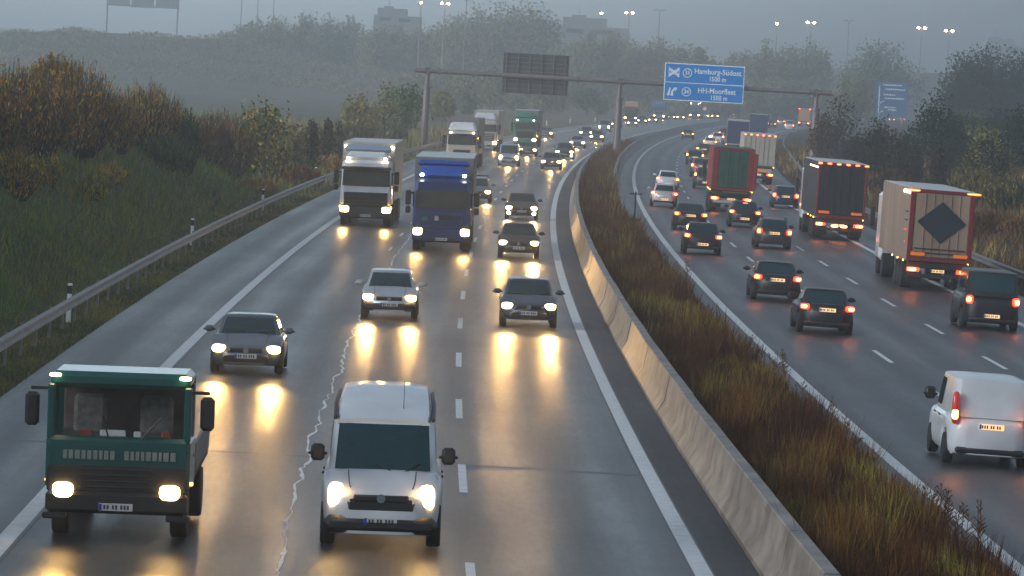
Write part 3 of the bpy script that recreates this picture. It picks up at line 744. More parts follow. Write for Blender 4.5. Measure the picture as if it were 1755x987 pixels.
def lorry_out(px, py, label, s, name='lorry'):
    Lt = s.get('Lt', 13.6); p = at(px, py); h = atan(DD(p.y)); q = Vector((p.x, p.y, 0)) + Vector((sin(h), cos(h), 0)) * Lt / 2
    t = thing(name, label, 'lorry', q, -h, s.get('group'), ry=GROUND_TILT)
    W, H = 2.55, s.get('h', 4.0); yR = -Lt / 2; zf = s.get('zf', 1.18)      # local -y is the rear, towards the camera
    MB().box((0, .04, (zf + H) / 2), (W, Lt - .08, H - zf), .02).build('trailer', s['side'], t)
    MB().box((0, 0, H + .012), (W * .97, Lt * .99, .03), .01).build('trailer_roof', s.get('roof', P_ROOF), t)
    fr = s.get('frame', M_REDTAPE); fw = s.get('fw', .13)
    MB().box((-W / 2 + fw / 2, yR - .01, (zf + H) / 2), (fw, .10, H - zf), .015).box((W / 2 - fw / 2, yR - .01, (zf + H) / 2), (fw, .10, H - zf), .015).box((0, yR - .01, H - .07), (W - 2 * fw - .004, .10, .13), .012).box((0, yR - .01, zf + .05), (W - 2 * fw - .004, .10, .14), .012).build('rear_frame', fr, t)
    for s_ in (-1, 1):
        dw = (W / 2 - fw) - .012
        d = MB().box((s_ * (dw / 2 + .008), yR - .005, (zf + H) / 2 + .01), (dw - .004, .06, H - zf - .30), .012).build('rear_door', s['door'], t)
        for k in (.30, .62):
            MB().tube([(s_ * dw * k + s_ * .02, yR - .052, zf + .15), (s_ * dw * k + s_ * .02, yR - .052, H - .15)], .018, 6).build('lock_rod', s.get('rod', fr), d)
    # rear bumper, lights
    MB().box((0, yR + .30, zf - .16), (W * .94, .5, .26), .03).build('chassis', P_CHASSIS, t)
    MB().box((0, yR + .10, .58), (W * .93, .14, .16), .02).build('underrun_bar', s.get('bar', P_CHASSIS), t)
    for s_ in (-1, 1):
        ln = MB().box((s_ * W / 2 * .77, yR + .00, .82), (.50, .07, .16), .02).build('tail_light', M_TAIL, t)
        lamp(ln, 'bulb', (s_ * W / 2 * .80, yR - .035, .82), (.34, .06, .13), M_BULB)
        MB().box((s_ * W / 2 * .70, yR + .45, .50), (.60, .03, .50), .01).build('mud_flap', M_BLACKP, t)
    plate(t, (s.get('plx', 0), yR - .02, .80), lit=True)
    if s.get('orange'):
        for s_ in (-1, 1): MB().box((s_ * W / 2 * .66, yR - .075, zf + .26), (.56, .02, .14), .008).build('reflector', M_ORANGE, t)
    for k in range(s.get('ntop', 0)):
        lamp(t, 'marker_light', ((k / (s['ntop'] - 1) - .5) * W * .94, yR - .06, H - .06), s.get('tops', (.20, .06, .07)), M_MARKER)
    for s_ in (-1, 1):
        for k in range(3): lamp(t, 'side_marker', (s_ * (W / 2 + .01), yR + 1.2 + k * 2.6, zf - .06), (.05, .14, .07), M_AMBER)
    for k in range(3):
        for s_ in (-1, 1): add_wheel(t, s_ * 1.02, yR + 2.6 + k * 1.31, .50, .42, False)
    MB().box((0, .5, zf - .14), (1.0, Lt * .95, .24), .02).build('frame_beam', P_CHASSIS, t)
    MB().box((0, Lt / 2 + 1.5, 2.05), (2.45, 2.0, 2.9), .15).build('cab', s.get('cab', P_WHITE), t)
    for s_ in (-1, 1):
        add_wheel(t, s_ * 1.05, Lt / 2 + 1.3, .50, .32, False); add_wheel(t, s_ * 1.0, Lt / 2 - 1.8, .50, .5, False)
        MB().box((s_ * 1.45, Lt / 2 + 2.3, 2.4), (.22, .14, .8), .04).build('mirror', M_BLACKP, t)
    return t
BEAM_W = 300.0

# ---- oncoming traffic, nearest first
car('van', 650, 944, P_WHITE, 'white van with roof rails and black mirrors, nearest vehicle in the middle lane', 'in', 'van', opts='beam0.06 blackbumper aerial bm hightop')
car('sedan', 420, 643, P_SLATE, 'slate blue saloon in the slow lane behind the green lorry', 'in', opts='beam0.8')
car('hatch', 666, 548, P_SILVER, 'bright silver hatchback straddling the jagged pale joint in the road', 'in', opts='beam0.8 blackbumper')
car('hatch', 905, 563, P_NAVY, 'dark navy car with a chrome emblem, nearest one in the fast lane', 'in', opts='beam1.1 aerial')
car('hatch', 888, 444, P_BLACK, 'black hatchback second in the fast lane, right behind the navy car', 'in', opts='beam1.7 bm aerial')
car('sedan', 893, 377, P_DKGREY, 'dark car with its fog lamps lit, third in the fast lane', 'in', opts='fog beam1.3')
car('estate', 816, 347, P_SLATE, 'blue grey estate car with roof bars, half hidden by the blue lorry', 'in', opts='bars beam1.2')
car('caddy', 871, 285, P_BLUEGREY, 'pale blue grey van with its headlamps on, in front of the far green lorry', 'in', 'van', detail=1)
car('sedan', 904, 268, P_TEALDK, 'dark teal car just behind the pale blue grey van', 'in', detail=1)
car('hatch', 944, 291, P_TEALDK, 'small dark green car at the inside of the bend with lit headlamps', 'in', detail=1)
car('mpv', 967, 273, P_TEALDK, 'dark teal people carrier with fog lamps lit on the bend', 'in', detail=1, opts='fog')
car('sedan', 989, 254, P_SILVER, 'silver saloon in the fast lane behind the teal people carrier', 'in', detail=1)
car('hatch', 935, 237, P_SLATE, 'slate car in the slow lane beyond the far green lorry', 'in', detail=1)
car('sedan', 1004, 235, P_DKGREY, 'dark grey saloon in the middle of the bend before the gantry post', 'in', detail=1)
car('caddy', 1035, 226, P_BLUEGREY, 'boxy pale van with bright lamps left of the middle gantry post', 'in', 'van', detail=1)
car('hatch', 1056, 219, P_NAVY, 'dark blue car hidden behind the middle gantry post', 'in', detail=1)
car('hatch', 1083, 217, P_SLATE, 'grey car with lit lamps right of the middle gantry post', 'in', detail=1)
car('sedan', 1150, 205, P_DKGREY, 'far dark car with bright lamps beside the pale blue lorry', 'in', detail=1)
car('hatch', 1166, 206, P_SILVER, 'far silver car below the blue direction sign', 'in', detail=1)
car('estate', 1262, 200, P_DKGREY, 'farthest dark car with lit lamps right below the direction sign', 'in', detail=1)

for px, py, kd, pn, lab in ((1118, 211, 'hatch', P_SILVER, 'far silver car left of the pale blue lorry'), (1208, 203, 'hatch', P_WHITE, 'far white car with bright lamps under the sign'), (1225, 203, 'sedan', P_DKGREY, 'far dark car under the right half of the sign'), (1100, 213, 'mpv', P_DKGREY, 'far dark people carrier beside the orange beige lorry'), (1022, 243, 'hatch', P_NAVY, 'dark blue car deep in the bend left of the middle gantry post')):
    car(kd, px, py, pn, lab, 'in', detail=1)
# small green flat-front lorry, nearest on the left
def green_lorry():
    p = at(197, 930); h = atan(DD(p.y)); L = 6.6; q = Vector((p.x, p.y, 0)) + Vector((sin(h), cos(h), 0)) * L / 2
    t = thing('lorry', 'small dark green lorry with papers behind its windscreen, nearest vehicle in the slow lane', 'lorry', q, -h, ry=-GROUND_TILT)
    W = 2.22; yF = -L / 2; z0 = .55; zc = 2.62; zs0, zs1 = 1.63, 2.36
    c = MB(); c.box((0, yF + .85, (z0 + zs0) / 2 + .12), (W, 1.7, zs0 - z0 - .24), .07)
    c.box((0, yF + .90, (zs1 + zc) / 2), (W * .97, 1.62, zc - zs1), .08)
    c.box((0, yF + 1.64, (zs0 + zs1) / 2), (W * .98, .10, zs1 - zs0 + .3), .02)
    for s_ in (-1, 1):
        c.box((s_ * (W / 2 - .06), yF + .10, (zs0 + zs1) / 2), (.11, .14, zs1 - zs0 + .12), .02)
        c.box((s_ * (W / 2 - .05), yF + 1.2, (zs0 + zs1) / 2), (.08, .12, zs1 - zs0 + .12), .02)
    c.box((0, yF + .85, zs0 - .16), (W * .995, 1.68, .16), .03)
    c.build('cab', P_TRUCKGREEN, t, 35)
    g = MB(); g.grid([[(x * (W / 2 - .1), yF + .035 + .03 * x * x, z) for x in np.linspace(-1, 1, 9)] for z in (zs0 - .06, (zs0 + zs1) / 2, zs1 + .02)])
    ws = g.build('windscreen', CLEAR, t, 60)
    for s_ in (-1, 1):
        MB().box((s_ * (W / 2 - .03), yF + .66, (zs0 + zs1) / 2), (.02, .92, zs1 - zs0), .004).build('side_window', CLEAR, t)
        MB().box((s_ * .52, yF + 1.15, 1.72), (.52, .14, .98), .08).build('seat', mat('seat cloth', (.36, .30, .29), .85, var=.3), t, 35)
    for s_ in (-1, 1):
        MB().tube([(s_ * .25 + .1, yF - .02, zs0 - .02), (s_ * .45 + .2, yF + .015, zs0 + .32)], .014, 5).build('wiper', M_BLACKP, t)
        MB().box((s_ * (W / 2 - .001), yF + 1.15, 1.30), (.03, .20, .05), .01).build('door_handle', M_BLACKP, t)
        MB().box((s_ * (W / 2 - .16), yF + .05, .40), (.36, .30, .10), .02).build('step', M_BLACKP, t)
    for k in range(4): MB().box((0, yF - .07, .86 + k * .09), (1.15, .03, .03), .008).build('grille_slat', P_CHASSIS, t)
    MB().box((0, yF + .42, zs0 - .10), (W - .3, .62, .10), .03).build('dashboard', M_DASHDARK, t)
    MB().box((0, yF + 1.57, 1.95), (W - .3, .03, .9), .01).build('back_panel', M_DASHDARK, t)
    for nm, m, x, y, s3 in (('paper', M_PAPER, -.10, .26, (.40, .30, .05)), ('paper', M_PAPER, .28, .24, (.12, .22, .10)), ('cap', M_REDTHING, .72, .26, (.16, .2, .13)), ('glove', M_REDTHING, -.52, .24, (.22, .2, .11))):
        o = MB().box((0, 0, 0), s3, .02).build(nm, m, t); o.location = (x, yF + y, zs0 - .02); o.rotation_euler = (.7, 0, .1)
    # pale lettering band, too blurred to read: two rows of short strokes
    random.seed(11)
    for a, b in ((-.84, -.04), (.10, .86)):
        x = a
        while x < b:
            wd = random.uniform(.05, .085); MB().box((x + wd / 2, yF - .012, 1.345), (wd, .02, .14), .006).build('lettering', P_PINK, t); x += wd + .022
    MB().box((0, yF - .02, .98), (W * .97, .09, .42), .03).build('grille', M_BLACKP, t)
    MB().box((0, yF + .02, .62), (W * .98, .30, .34), .06).build('bumper', M_BLACKP, t)
    plate(t, (.0, yF - .15, .56))
    for s_ in (-1, 1):
        lamp(t, 'headlight', (s_ * .82, yF - .09, .80), (.32, .16, .24), M_HEAD)
        lamp(t, 'marker_light', (s_ * 1.00, yF + .05, 2.56), (.18, .10, .06), M_AMBERW)
        MB().box((s_ * (W / 2 + .24), yF + .18, 2.02), (.22, .14, .52), .05).box((s_ * (W / 2 + .10), yF + .2, 2.34), (.34, .05, .05), .01).build('mirror', M_BLACKP, t)
        add_wheel(t, s_ * .92, yF + 1.15, .42, .26); add_wheel(t, s_ * .88, yF + 4.7, .42, .44)
        MB().box((s_ * (W / 2 + .01), yF + .5, .9), (.05, .10, .05), .01).build('indicator', M_AMBER, t)
        beam(t, (s_ * .82, yF - .4, .80), BEAM_W * .22)
    MB().box((0, yF + 4.15, .92), (2.2, 4.8, .12), .02).box((0, yF + 4.15, .74), (.9, 4.8, .2), .02).build('load_bed', P_CHASSIS, t)
    MB().box((0, yF + 1.86, 1.62), (2.16, .06, 1.3), .01).build('headboard', P_GREYBOX, t)
    for s_ in (-1, 1): MB().box((s_ * 1.09, yF + 4.2, 1.2), (.05, 4.6, .45), .01).build('dropside', P_GREYBOX, t)
CLEAR = bpy.data.materials.new('clear glass'); CLEAR.use_nodes = True
_t = CLEAR.node_tree; _b = _t.nodes['Principled BSDF']; _b.inputs['Base Color'].default_value = (.02, .025, .025, 1); _b.inputs['Roughness'].default_value = .06
_tr = _t.nodes.new('ShaderNodeBsdfTransparent'); _tr.inputs[0].default_value = (.85, .88, .86, 1); _mx = _t.nodes.new('ShaderNodeMixShader'); _mx.inputs[0].default_value = .24
_t.links.new(_tr.outputs[0], _mx.inputs[1]); _t.links.new(_b.outputs[0], _mx.inputs[2]); _t.links.new(_mx.outputs[0], _t.nodes['Material Output'].inputs['Surface'])
M_AMBERW = mat('lit warm marker lamp', (.8, .6, .3), .15, emit=(1, .72, .35), estr=8)
green_lorry()

MB_ = MB
lorry_in(625, 388, 'white lorry with a black grille and pale box trailer beside the guard rail', dict(cab=P_WHITE, box=P_CREAMBOX, cap=.42, zc=3.15, ws=(1.92, 2.68), visor=M_BLACKP, grille=(.95, 1.62), bump=P_DKGREY, ind=1, top=3.22, topy=.02, boxlamps=1, defl=P_BLUEGREY, gw=.84))
tb = lorry_in(755, 431, 'big blue lorry with a dark blue front and white trailer roof, nearest heavy lorry', dict(cab=P_TRUCKNAVY, box=P_GREYBOX, cap=.55, capm=P_TRUCKBLUE, zc=3.05, ws=(1.80, 2.56), grille=(.88, 1.62), grm=P_TRUCKNAVY, slm=P_TRUCKNAVY, slats=3, bump=P_TRUCKNAVY, top=3.20, topy=.08, defl=P_TRUCKBLUE, h=3.9, hs=(.40, .16, .32), hz=.82))
MB().box((-.22, -8.06, 1.42), (.17, .03, .24), .01).build('sticker', P_CREAMBOX, tb)
MB().tube([(-.72, -8.03, 1.36), (-.72, -8.06, 1.36)], .13, 16).build('sticker', P_BRIGHTGREEN, tb)
MB().box((.20, -8.07, 1.45), (.52, .03, .2), .02).build('badge_panel', M_BLACKP, tb)
lorry_in(790, 289, 'white cab lorry with a rounded roof deflector and grey box, behind the blue lorry', dict(cab=P_CREAMBOX, box=P_GREYBOX, cap=.75, capm=P_WHITE, zc=2.95, ws=(1.9, 2.6), visor=P_TRUCKNAVY, top=2.85, topy=-.1, grille=(1.0, 1.5), gw=.55, roof=P_GREYBOX))
lorry_in(830, 258, 'white lorry with bright lit reflections on its trailer, left of the far green lorry', dict(cab=P_WARMSILVER, box=P_CREAMBOX, cap=.80, capm=P_WHITE, zc=3.0, ws=(1.9, 2.62), grille=(.9, 1.75), slm=P_CREAMBOX, slats=5))
lorry_in(899, 252, 'green cab lorry with grey trailer further up the slow lane', dict(cab=P_BRIGHTGREEN, box=P_GREYBOX, cap=.65, zc=3.1, ws=(1.95, 2.65), top=2.9, topy=-.02, grille=(1.0, 1.7)))
lorry_in(1080, 209, 'far lorry with an orange beige box above the median weeds', dict(cab=P_DKGREY, box=P_ORANGEBOX, zc=3.0))
lorry_in(1129, 205, 'far lorry with a bright blue front below the left half of the sign', dict(cab=P_BLUE2, box=P_BLUE2, cap=.6, zc=3.1))
lorry_in(1190, 203, 'far dark lorry with lamps at its roof under the direction sign', dict(cab=P_SLATE, box=P_GREYBOX, zc=3.2, top=3.5, boxlamps=1))
lorry_in(1246, 199, 'far pale grey lorry right of the direction sign, nearly lost in haze', dict(cab=P_GREYBOX, box=P_CREAMBOX, zc=3.2))
lorry_in(1297, 194, 'far white lorry with four white roof lamps above the blue trailers', dict(cab=P_WHITE, box=P_CREAMBOX, zc=3.4, top=3.4, boxlamps=1, h=4.1))
lorry_in(1340, 191, 'farthest white lorry with roof lamps, faint in the haze on the bend', dict(cab=P_WHITE, box=P_CREAMBOX, zc=3.2, top=3.3))

# ---- outgoing traffic, nearest first
car('caddy', 1694, 803, P_WHITE, 'white panel van with a tall red tail lamp, nearest on the right carriageway', 'out', 'van', opts='panel tallrear')
car('van', 1698, 567, P_BLACK, 'black van at the right edge, following the beige trailer', 'out', 'van', opts='lowplate')
car('sedan', 1415, 574, P_BLACK, 'black car with teal rear window and red tail lamps, nearer of the close pair', 'out', opts='bm')
car('sedan', 1330, 517, P_BLACK, 'dark car with a brightly lit yellow number plate, ahead of the nearer black saloon', 'out')
car('hatch', 1203, 437, P_BLACK, 'black hatchback with wide tail lamps beside the median edge line', 'out', opts='lowplate')
car('sedan', 1182, 395, P_BLACK, 'black saloon partly hidden by the black hatchback at the median edge line', 'out')
car('hatch', 1275, 390, P_BLACK, 'black hatchback behind the red and green container lorry', 'out', opts='brake lowplate')
car('estate', 1325, 427, P_DKGREY, 'dark estate car with roof rails beside the dark trailer lorry', 'out', opts='rails')
car('mini', 1137, 355, P_WARMSILVER, 'pale silver small car in the inner lane, nearer of two light cars', 'out', opts='lowplate')
car('mini', 1143, 327, P_WHITE, 'white small car directly ahead of the pale silver one', 'out', opts='lowplate')
car('estate', 1345, 357, P_NAVY, 'dark blue car hidden behind the left side of the dark trailer', 'out')
car('mpv', 1208, 324, P_DKGREY, 'dark people carrier left of the red and green container', 'out', opts='lowplate tallrear')
car('suv', 1201, 304, P_TAUPE, 'grey brown people carrier ahead of the dark one by the container', 'out')
car('hatch', 1190, 283, P_BLACK, 'black hatchback in the queue ahead of the grey brown people carrier', 'out', opts='tallrear', detail=1)
car('sedan', 1206, 268, P_DKGREY, 'dark grey saloon in the queue behind the cream taxi', 'out', detail=1)
car('sedan', 1216, 254, P_TAXI, 'cream taxi with a roof sign in the queue', 'out', detail=1, opts='taxisign')
car('mpv', 1229, 247, P_WHITE, 'white people carrier just ahead of the cream taxi', 'out', detail=1, opts='tallrear')
car('hatch', 1178, 239, P_NAVY, 'lone dark car in the inner lane on the far bend', 'out', detail=1)
car('hatch', 1241, 237, P_BLACK, 'dark car ahead of the white people carrier beside the blue trailer', 'out', detail=1)
car('van', 1352, 223, P_WHITE, 'white minibus on the far bend behind the orange box lorry', 'out', 'van', detail=1)
car('hatch', 1322, 219, P_BLACK, 'far dark car right of the dark blue trailer', 'out', detail=1)
car('hatch', 1338, 214, P_SILVER, 'far silver car with orange lamps beside the white minibus', 'out', detail=1)

lorry_out(1604, 500, 'beige box lorry with a dark diamond on its rear doors', dict(side=P_BEIGE, door=P_BEIGE, orange=1, ntop=2, tops=(.55, .06, .07), rod=P_BEIGE, fw=.2, h=3.98))
lo = [o for o in COL.objects if o.get('label', '').startswith('beige box lorry')][0]
d = .86; yD = -6.8 - .075
MB().add([(-d * 1.12, yD, 2.72), (0, yD, 2.72 - d * .95), (d * 1.12, yD, 2.72), (0, yD, 2.72 + d * .95)] + [(-d * 1.12, yD + .02, 2.72), (0, yD + .02, 2.72 - d * .95), (d * 1.12, yD + .02, 2.72), (0, yD + .02, 2.72 + d * .95)], [[0, 1, 2, 3], [7, 6, 5, 4], [0, 4, 5, 1], [1, 5, 6, 2], [2, 6, 7, 3], [3, 7, 4, 0]]).build('diamond_panel', P_DIAMOND, lo)
for k in range(2): MB().box((0, yD, 1.66 - k * .16), (2.0, .014, .05), .003).build('stripe', P_TARPDK, lo)
for k, (zz, a) in enumerate(((3.05, .9), (2.72, .6))): MB().box((-1.28, -5.6, zz), (.02, 1.6 * a, .06), .004).build('side_stripe', P_TARPDK, lo)
for yy, zz in ((-5.9, 2.35), (-5.1, 2.32), (-5.7, 1.85)): lamp(lo, 'red_reflection_marker', (-1.285, yy, zz), (.03, .5, .07), mat('red reflector', (.5, .03, .02), .3, emit=(1, .05, .02), estr=.5))
for k in range(5): lamp(lo, 'roof_marker', (-1.28, -6.3 + k * .62, 3.82 + .03 * (k % 2)), (.05, .5, .12), M_AMBERW)
ld = lorry_out(1436, 413, 'dark curtain sided lorry with six red lamps along its white roof edge', dict(side=P_TARPGREY, door=P_TARPDK, orange=1, ntop=6, tops=(.22, .06, .08), rod=P_TARPDK, fw=.12))
for s_ in (-.12, .12): lamp(ld, 'fog_light', (s_ * 2.0, -6.85, .76), (.34, .06, .12), M_BULB)
for k in range(7): lamp(ld, 'roof_marker', (-1.285, -6.2 + k * 1.1, 3.72), (.04, .35, .07), M_AMBERW)
lg = lorry_out(1251, 364, 'container lorry with a green rear between red side panels', dict(side=P_TARPRED, door=P_TARPGREEN, frame=P_TARPRED, fw=.38, rod=P_TARPGREEN, roof=P_TARPGREEN, h=3.9, zf=1.35, Lt=9.5, cab=P_TRUCKGREEN))
MB().box((1.36, -4.85, 2.55), (.20, .5, 2.2), .02).build('open_door', P_TARPRED, lg)
MB().box((.2, -4.82, 1.22), (1.5, .06, .12), .01).build('tail_board', mat('olive board', (.08, .08, .03), .6), lg)
MB().box((0, -4.80, .62), (2.2, .05, .16), .01).build('striped_board', P_CREAMBOX, lg)
lw = lorry_out(1297, 316, 'beige white box lorry with split doors and a row of red roof lamps', dict(side=P_CREAMBOX, door=P_CREAMBOX, frame=P_CREAMBOX, ntop=6, rod=P_GREYBOX, zf=1.45, h=4.0, tops=(.18, .06, .10)))
MB().box((0, -6.86, 1.42), (2.3, .04, .20), .01).build('dark_band', P_CHASSIS, lw); MB().box((0, -6.86, 1.14), (2.2, .04, .30), .01).build('tail_lift', P_CREAMBOX, lw); MB().box((.2, -6.885, 1.10), (1.2, .02, .12), .004).build('orange_band', M_ORANGE, lw)
lb = lorry_out(1262, 266, 'lorry with a dark blue rear edged in white and a red lower side', dict(side=P_TARPRED, door=P_TARPBLUE, frame=P_CREAMBOX, fw=.05, rod=P_TARPBLUE, h=4.0))
lorry_out(1298, 243, 'lorry with a plain dark blue curtain trailer and pale roof', dict(side=P_TARPDK, door=P_TARPBLUE, frame=P_TARPBLUE, fw=.08, rod=P_TARPBLUE))
lorry_out(1377, 217, 'far lorry with an orange box and two red lamps at its top corners', dict(side=P_ORANGEBOX, door=P_ORANGEBOX, frame=P_ORANGEBOX, ntop=2, tops=(.3, .06, .2), rod=P_ORANGEBOX))
for k, (px, py) in enumerate(((1443, 208), (1457, 209), (1472, 208), (1510, 208), (1528, 209), (1546, 208))):
    car('hatch' if k % 2 else 'estate', px, py, P_BLACK, 'tiny car with red lamps in the distant queue under the far blue sign', 'out', detail=0, group='distant queue of cars under the far blue sign')
# ------------------------------------------------------------------ gantry and signs
def hit(px, py, y0=60, y1=1600):
    """where the sight line of a photo pixel meets the ground"""
    y = y0
    while y < y1:
        p = at_dist(px, py, y)
        if p.z <= gz(p.x, p.y): return p
        y += 1.5 if y < 400 else 4
    return at_dist(px, py, y1)

GY = 466.0
ga = atan(DD(GY)); gx0 = at_dist(733, 125, GY).x; gx1 = at_dist(1063, 140, GY).x; gx2 = at_dist(1399, 158, GY).x
BZ = 7.62
def gpt(x): return (x, GY - (x - gx1) * math.tan(ga), 0)
g = thing('sign_gantry', 'brown steel gantry spanning both carriageways on three posts', 'gantry')
xa, xb = at_dist(712, 118, GY).x, at_dist(1425, 158, GY).x
bm_ = MB(); pa, pb = gpt(xa), gpt(xb); bm_.tube([(pa[0], pa[1], BZ), (pb[0], pb[1], BZ)], .235, 14)
for k in range(9):
    x = xa + (xb - xa) * (k + .5) / 9; q = gpt(x); q2 = gpt(x + .12); bm_.tube([(q[0], q[1], BZ), (q2[0], q2[1], BZ)], .33, 14)
bm_.build('beam', M_GANTRY, g, 50)
for x in (gx0, gx1, gx2):
    q = gpt(x); p = MB(); zb = min(0, gz(x, q[1])) - .1
    p.tube([(q[0], q[1], zb), (q[0], q[1], 5.9)], [.36, .33], 14).build('post', M_GANTRY, g, 50)
    c_ = MB().tube([(q[0], q[1], 5.9), (q[0], q[1], 6.02)], .47, 14); c_.tube([(q[0], q[1], 6.02), (q[0], q[1], BZ + .3)], .22, 12)
    for s_ in (-.28, .28): c_.box((q[0] + s_, q[1], BZ + .02), (.05, .66, .78), .01)
    c_.build('post_head', M_GANTRY, g, 50)

def text_mesh(name, s, size, m, parent, loc, rz, align='CENTER', squash=1.0, bold=.012):
    cu = bpy.data.curves.new(name, 'FONT'); cu.body = s; cu.size = size; cu.align_x = align; cu.align_y = 'CENTER'; cu.extrude = .004; cu.offset = bold; cu.resolution_u = 3
    o = bpy.data.objects.new(name, cu); COL.objects.link(o)
    dg = bpy.context.evaluated_depsgraph_get(); me = bpy.data.meshes.new_from_object(o.evaluated_get(dg))
    bpy.data.objects.remove(o); bpy.data.curves.remove(cu)
    me.materials.clear(); me.materials.append(m); me.name = name
    n = bpy.data.objects.new(name, me); COL.objects.link(n); n.parent = parent; n.location = loc; n.rotation_euler = (pi / 2, 0, rz); n.scale = (squash, 1, 1); return n

def big_sign():
    pc = at_dist(1206, 142.5, GY); W, H = 7.95, 3.72
    q = gpt(pc.x); t = thing('direction_sign', 'large blue motorway sign with white lettering on the gantry, facing the camera', 'road sign', (pc.x, q[1] - .62, pc.z), -ga)
    pm = MB().box((0, .03, 0), (W, .05, H), .0); pm.build('panel', M_WHITE, t)
    for z0, z1 in ((-.005 * H, H / 2 - .10), (-H / 2 + .10, -.028 * H)):
        MB().box((0, -.004, (z0 + z1) / 2), (W - .20, .03, z1 - z0), 0).build('blue_field', M_BLUE, t)
    for k in range(5): MB().box((-W / 2 + .8 + k * (W - 1.6) / 4, .2, 0), (.08, .3, H * .96), .01).build('bracket', M_GALV, t)
    yf = -.026
    X = lambda u: (u - .5) * W
    Zc = lambda v: (.5 - v) * H
    text_mesh('lettering', 'Hamburg-Südost', .74, M_WHITE, t, (X(.665), yf, Zc(.195)), 0, squash=.93)
    text_mesh('lettering', '1500 m', .66, M_WHITE, t, (X(.665), yf, Zc(.385)), 0, squash=.86)
    text_mesh('lettering', 'HH-Moorfleet', .74, M_WHITE, t, (X(.665), yf, Zc(.705)), 0, squash=.88)
    text_mesh('lettering', '1500 m', .66, M_WHITE, t, (X(.695), yf, Zc(.885)), 0, squash=.86)
    for v, s in ((.25, '35'), (.755, '34')):
        r = MB(); n = 40; R1, R0 = .46, .385; V = []; Fc = []
        for k in range(n):
            a = 2 * pi * k / n
            V += [(R1 * cos(a), 0, R1 * sin(a)), (R0 * cos(a), 0, R0 * sin(a)), (R1 * cos(a), .01, R1 * sin(a)), (R0 * cos(a), .01, R0 * sin(a))]
            j = 4 * ((k + 1) % n); i = 4 * k; Fc += [[i, i + 1, j + 1, j], [i, j, j + 2, i + 2], [i + 1, i + 3, j + 3, j + 1]]
        r.add(V, Fc); o = r.build('number_ring', M_WHITE, t); o.location = (X(.285), yf, Zc(v))
        text_mesh('lettering', s, .56, M_WHITE, t, (X(.285), yf - .004, Zc(v)), 0, squash=.9)
    # motorway crossing symbol: two crossing double roads
    def poly(pts, y=0.0, th=.008): return pts
    ic = MB()
    def bar(p, q, wd, yy):
        a = Vector((p[0], 0, p[1])); b = Vector((q[0], 0, q[1])); d = (b - a).normalized(); nn = Vector((-d.z, 0, d.x)) * wd / 2
        pts = [a + nn, b + nn, b - nn, a - nn]; ic.add([(p_.x, yy, p_.z) for p_ in pts] + [(p_.x, yy + .006, p_.z) for p_ in pts], [[0, 1, 2, 3], [0, 4, 5, 1], [1, 5, 6, 2], [2, 6, 7, 3], [3, 7, 4, 0]])
    for k, s_ in ((-.085, 1), (.085, 1)): bar((-.54, s_ * -.36 + k), (.54, s_ * .36 + k), .125, -.004)
    for k in (-.085, .085): bar((-.54, .36 + k), (.54, -.36 + k), .125, -.012)
    for sx in (-1, 1): bar((sx * .50, -.30), (sx * .50, .30), .07, -.02)
    o = ic.build('crossing_symbol', M_WHITE, t); o.location = (X(.118), yf, Zc(.25))
    ic = MB()
    def pg(pts, yy=-.004): ic.add([(a, yy, b) for a, b in pts] + [(a, yy + .006, b) for a, b in pts], [list(range(len(pts)))[::-1]] + [[i, (i + 1) % len(pts), (i + 1) % len(pts) + len(pts), i + len(pts)] for i in range(len(pts))])
    pg([(-.50, -.42), (-.24, -.42), (-.13, .38), (-.27, .38)]); pg([(-.14, -.42), (.14, -.42), (.10, -.02), (.30, .20), (.18, .30), (-.06, .06), (-.08, .0)])
    pg([(.10, .36), (.50, .42), (.40, .06)], -.008)
    o = ic.build('exit_symbol', M_WHITE, t); o.location = (X(.105), yf, Zc(.765))
big_sign()
pc = at_dist(918, 127, GY); q = gpt(pc.x)
t = thing('direction_sign', 'grey back of a large sign hung on the gantry over the oncoming lanes', 'road sign', (pc.x, q[1] + .55, pc.z), -ga)
for k in range(9): MB().box((0, 0, -1.78 + k * .445), (6.55, .05, .425), .006).build('plank', M_SIGNBACK, t)
for k in range(6): MB().box((-2.95 + k * 1.18, -.10, 0), (.075, .14, 3.85), .01).build('bracket', M_GALV, t)

def far_blue_sign(px, py, W, H, Y, label, arrows=True):
    p = at_dist(px, py, Y); t = thing('direction_sign', label, 'road sign', (p.x, p.y, p.z), -atan(DD(Y)) * .5)
    MB().box((0, .05, 0), (W, .08, H), .02).build('panel', M_BLUE2, t)
    for s_ in (-.36, .36): MB().tube([(s_ * W, .25, -H / 2 - (p.z - H / 2) + gz(p.x, p.y)), (s_ * W, .25, H / 2)], .16, 8).build('post', M_GALV, t)
    if arrows:
        MB().box((-W * .40, -.01, 0), (W * .03, .03, H * .78), .0).build('arrow', M_WHITE, t)
        for z in (-.12, -.40):
            MB().tube([(-W * .38, -.01, H * (z - .08)), (-W * .34, -.01, H * (z + .03)), (-W * .24, -.01, H * (z + .07))], .11, 6).build('arrow', M_WHITE, t)
        for z, x0, x1 in ((.42, -.3, .3), (.30, -.22, .38), (.14, -.25, .1), (.04, -.22, .4), (-.22, -.22, .12), (-.29, -.1, .18)):
            random.seed(int(z * 100) + 77); x = x0; L_ = MB()
            while x < x1: wd = random.uniform(.025, .05); L_.box(((x + wd / 2) * W, -.005, z * H), (wd * W, .03, H * .035)); x += wd + .015
            L_.build('lettering', M_WHITE, t)
far_blue_sign(1528, 171, 7.6, 8.4, 1130, 'distant blue lane sign with white arrows above the red lights')
far_blue_sign(1478, 168, 5.6, 5.0, 1380, 'faint distant blue sign left of the lane sign', False)
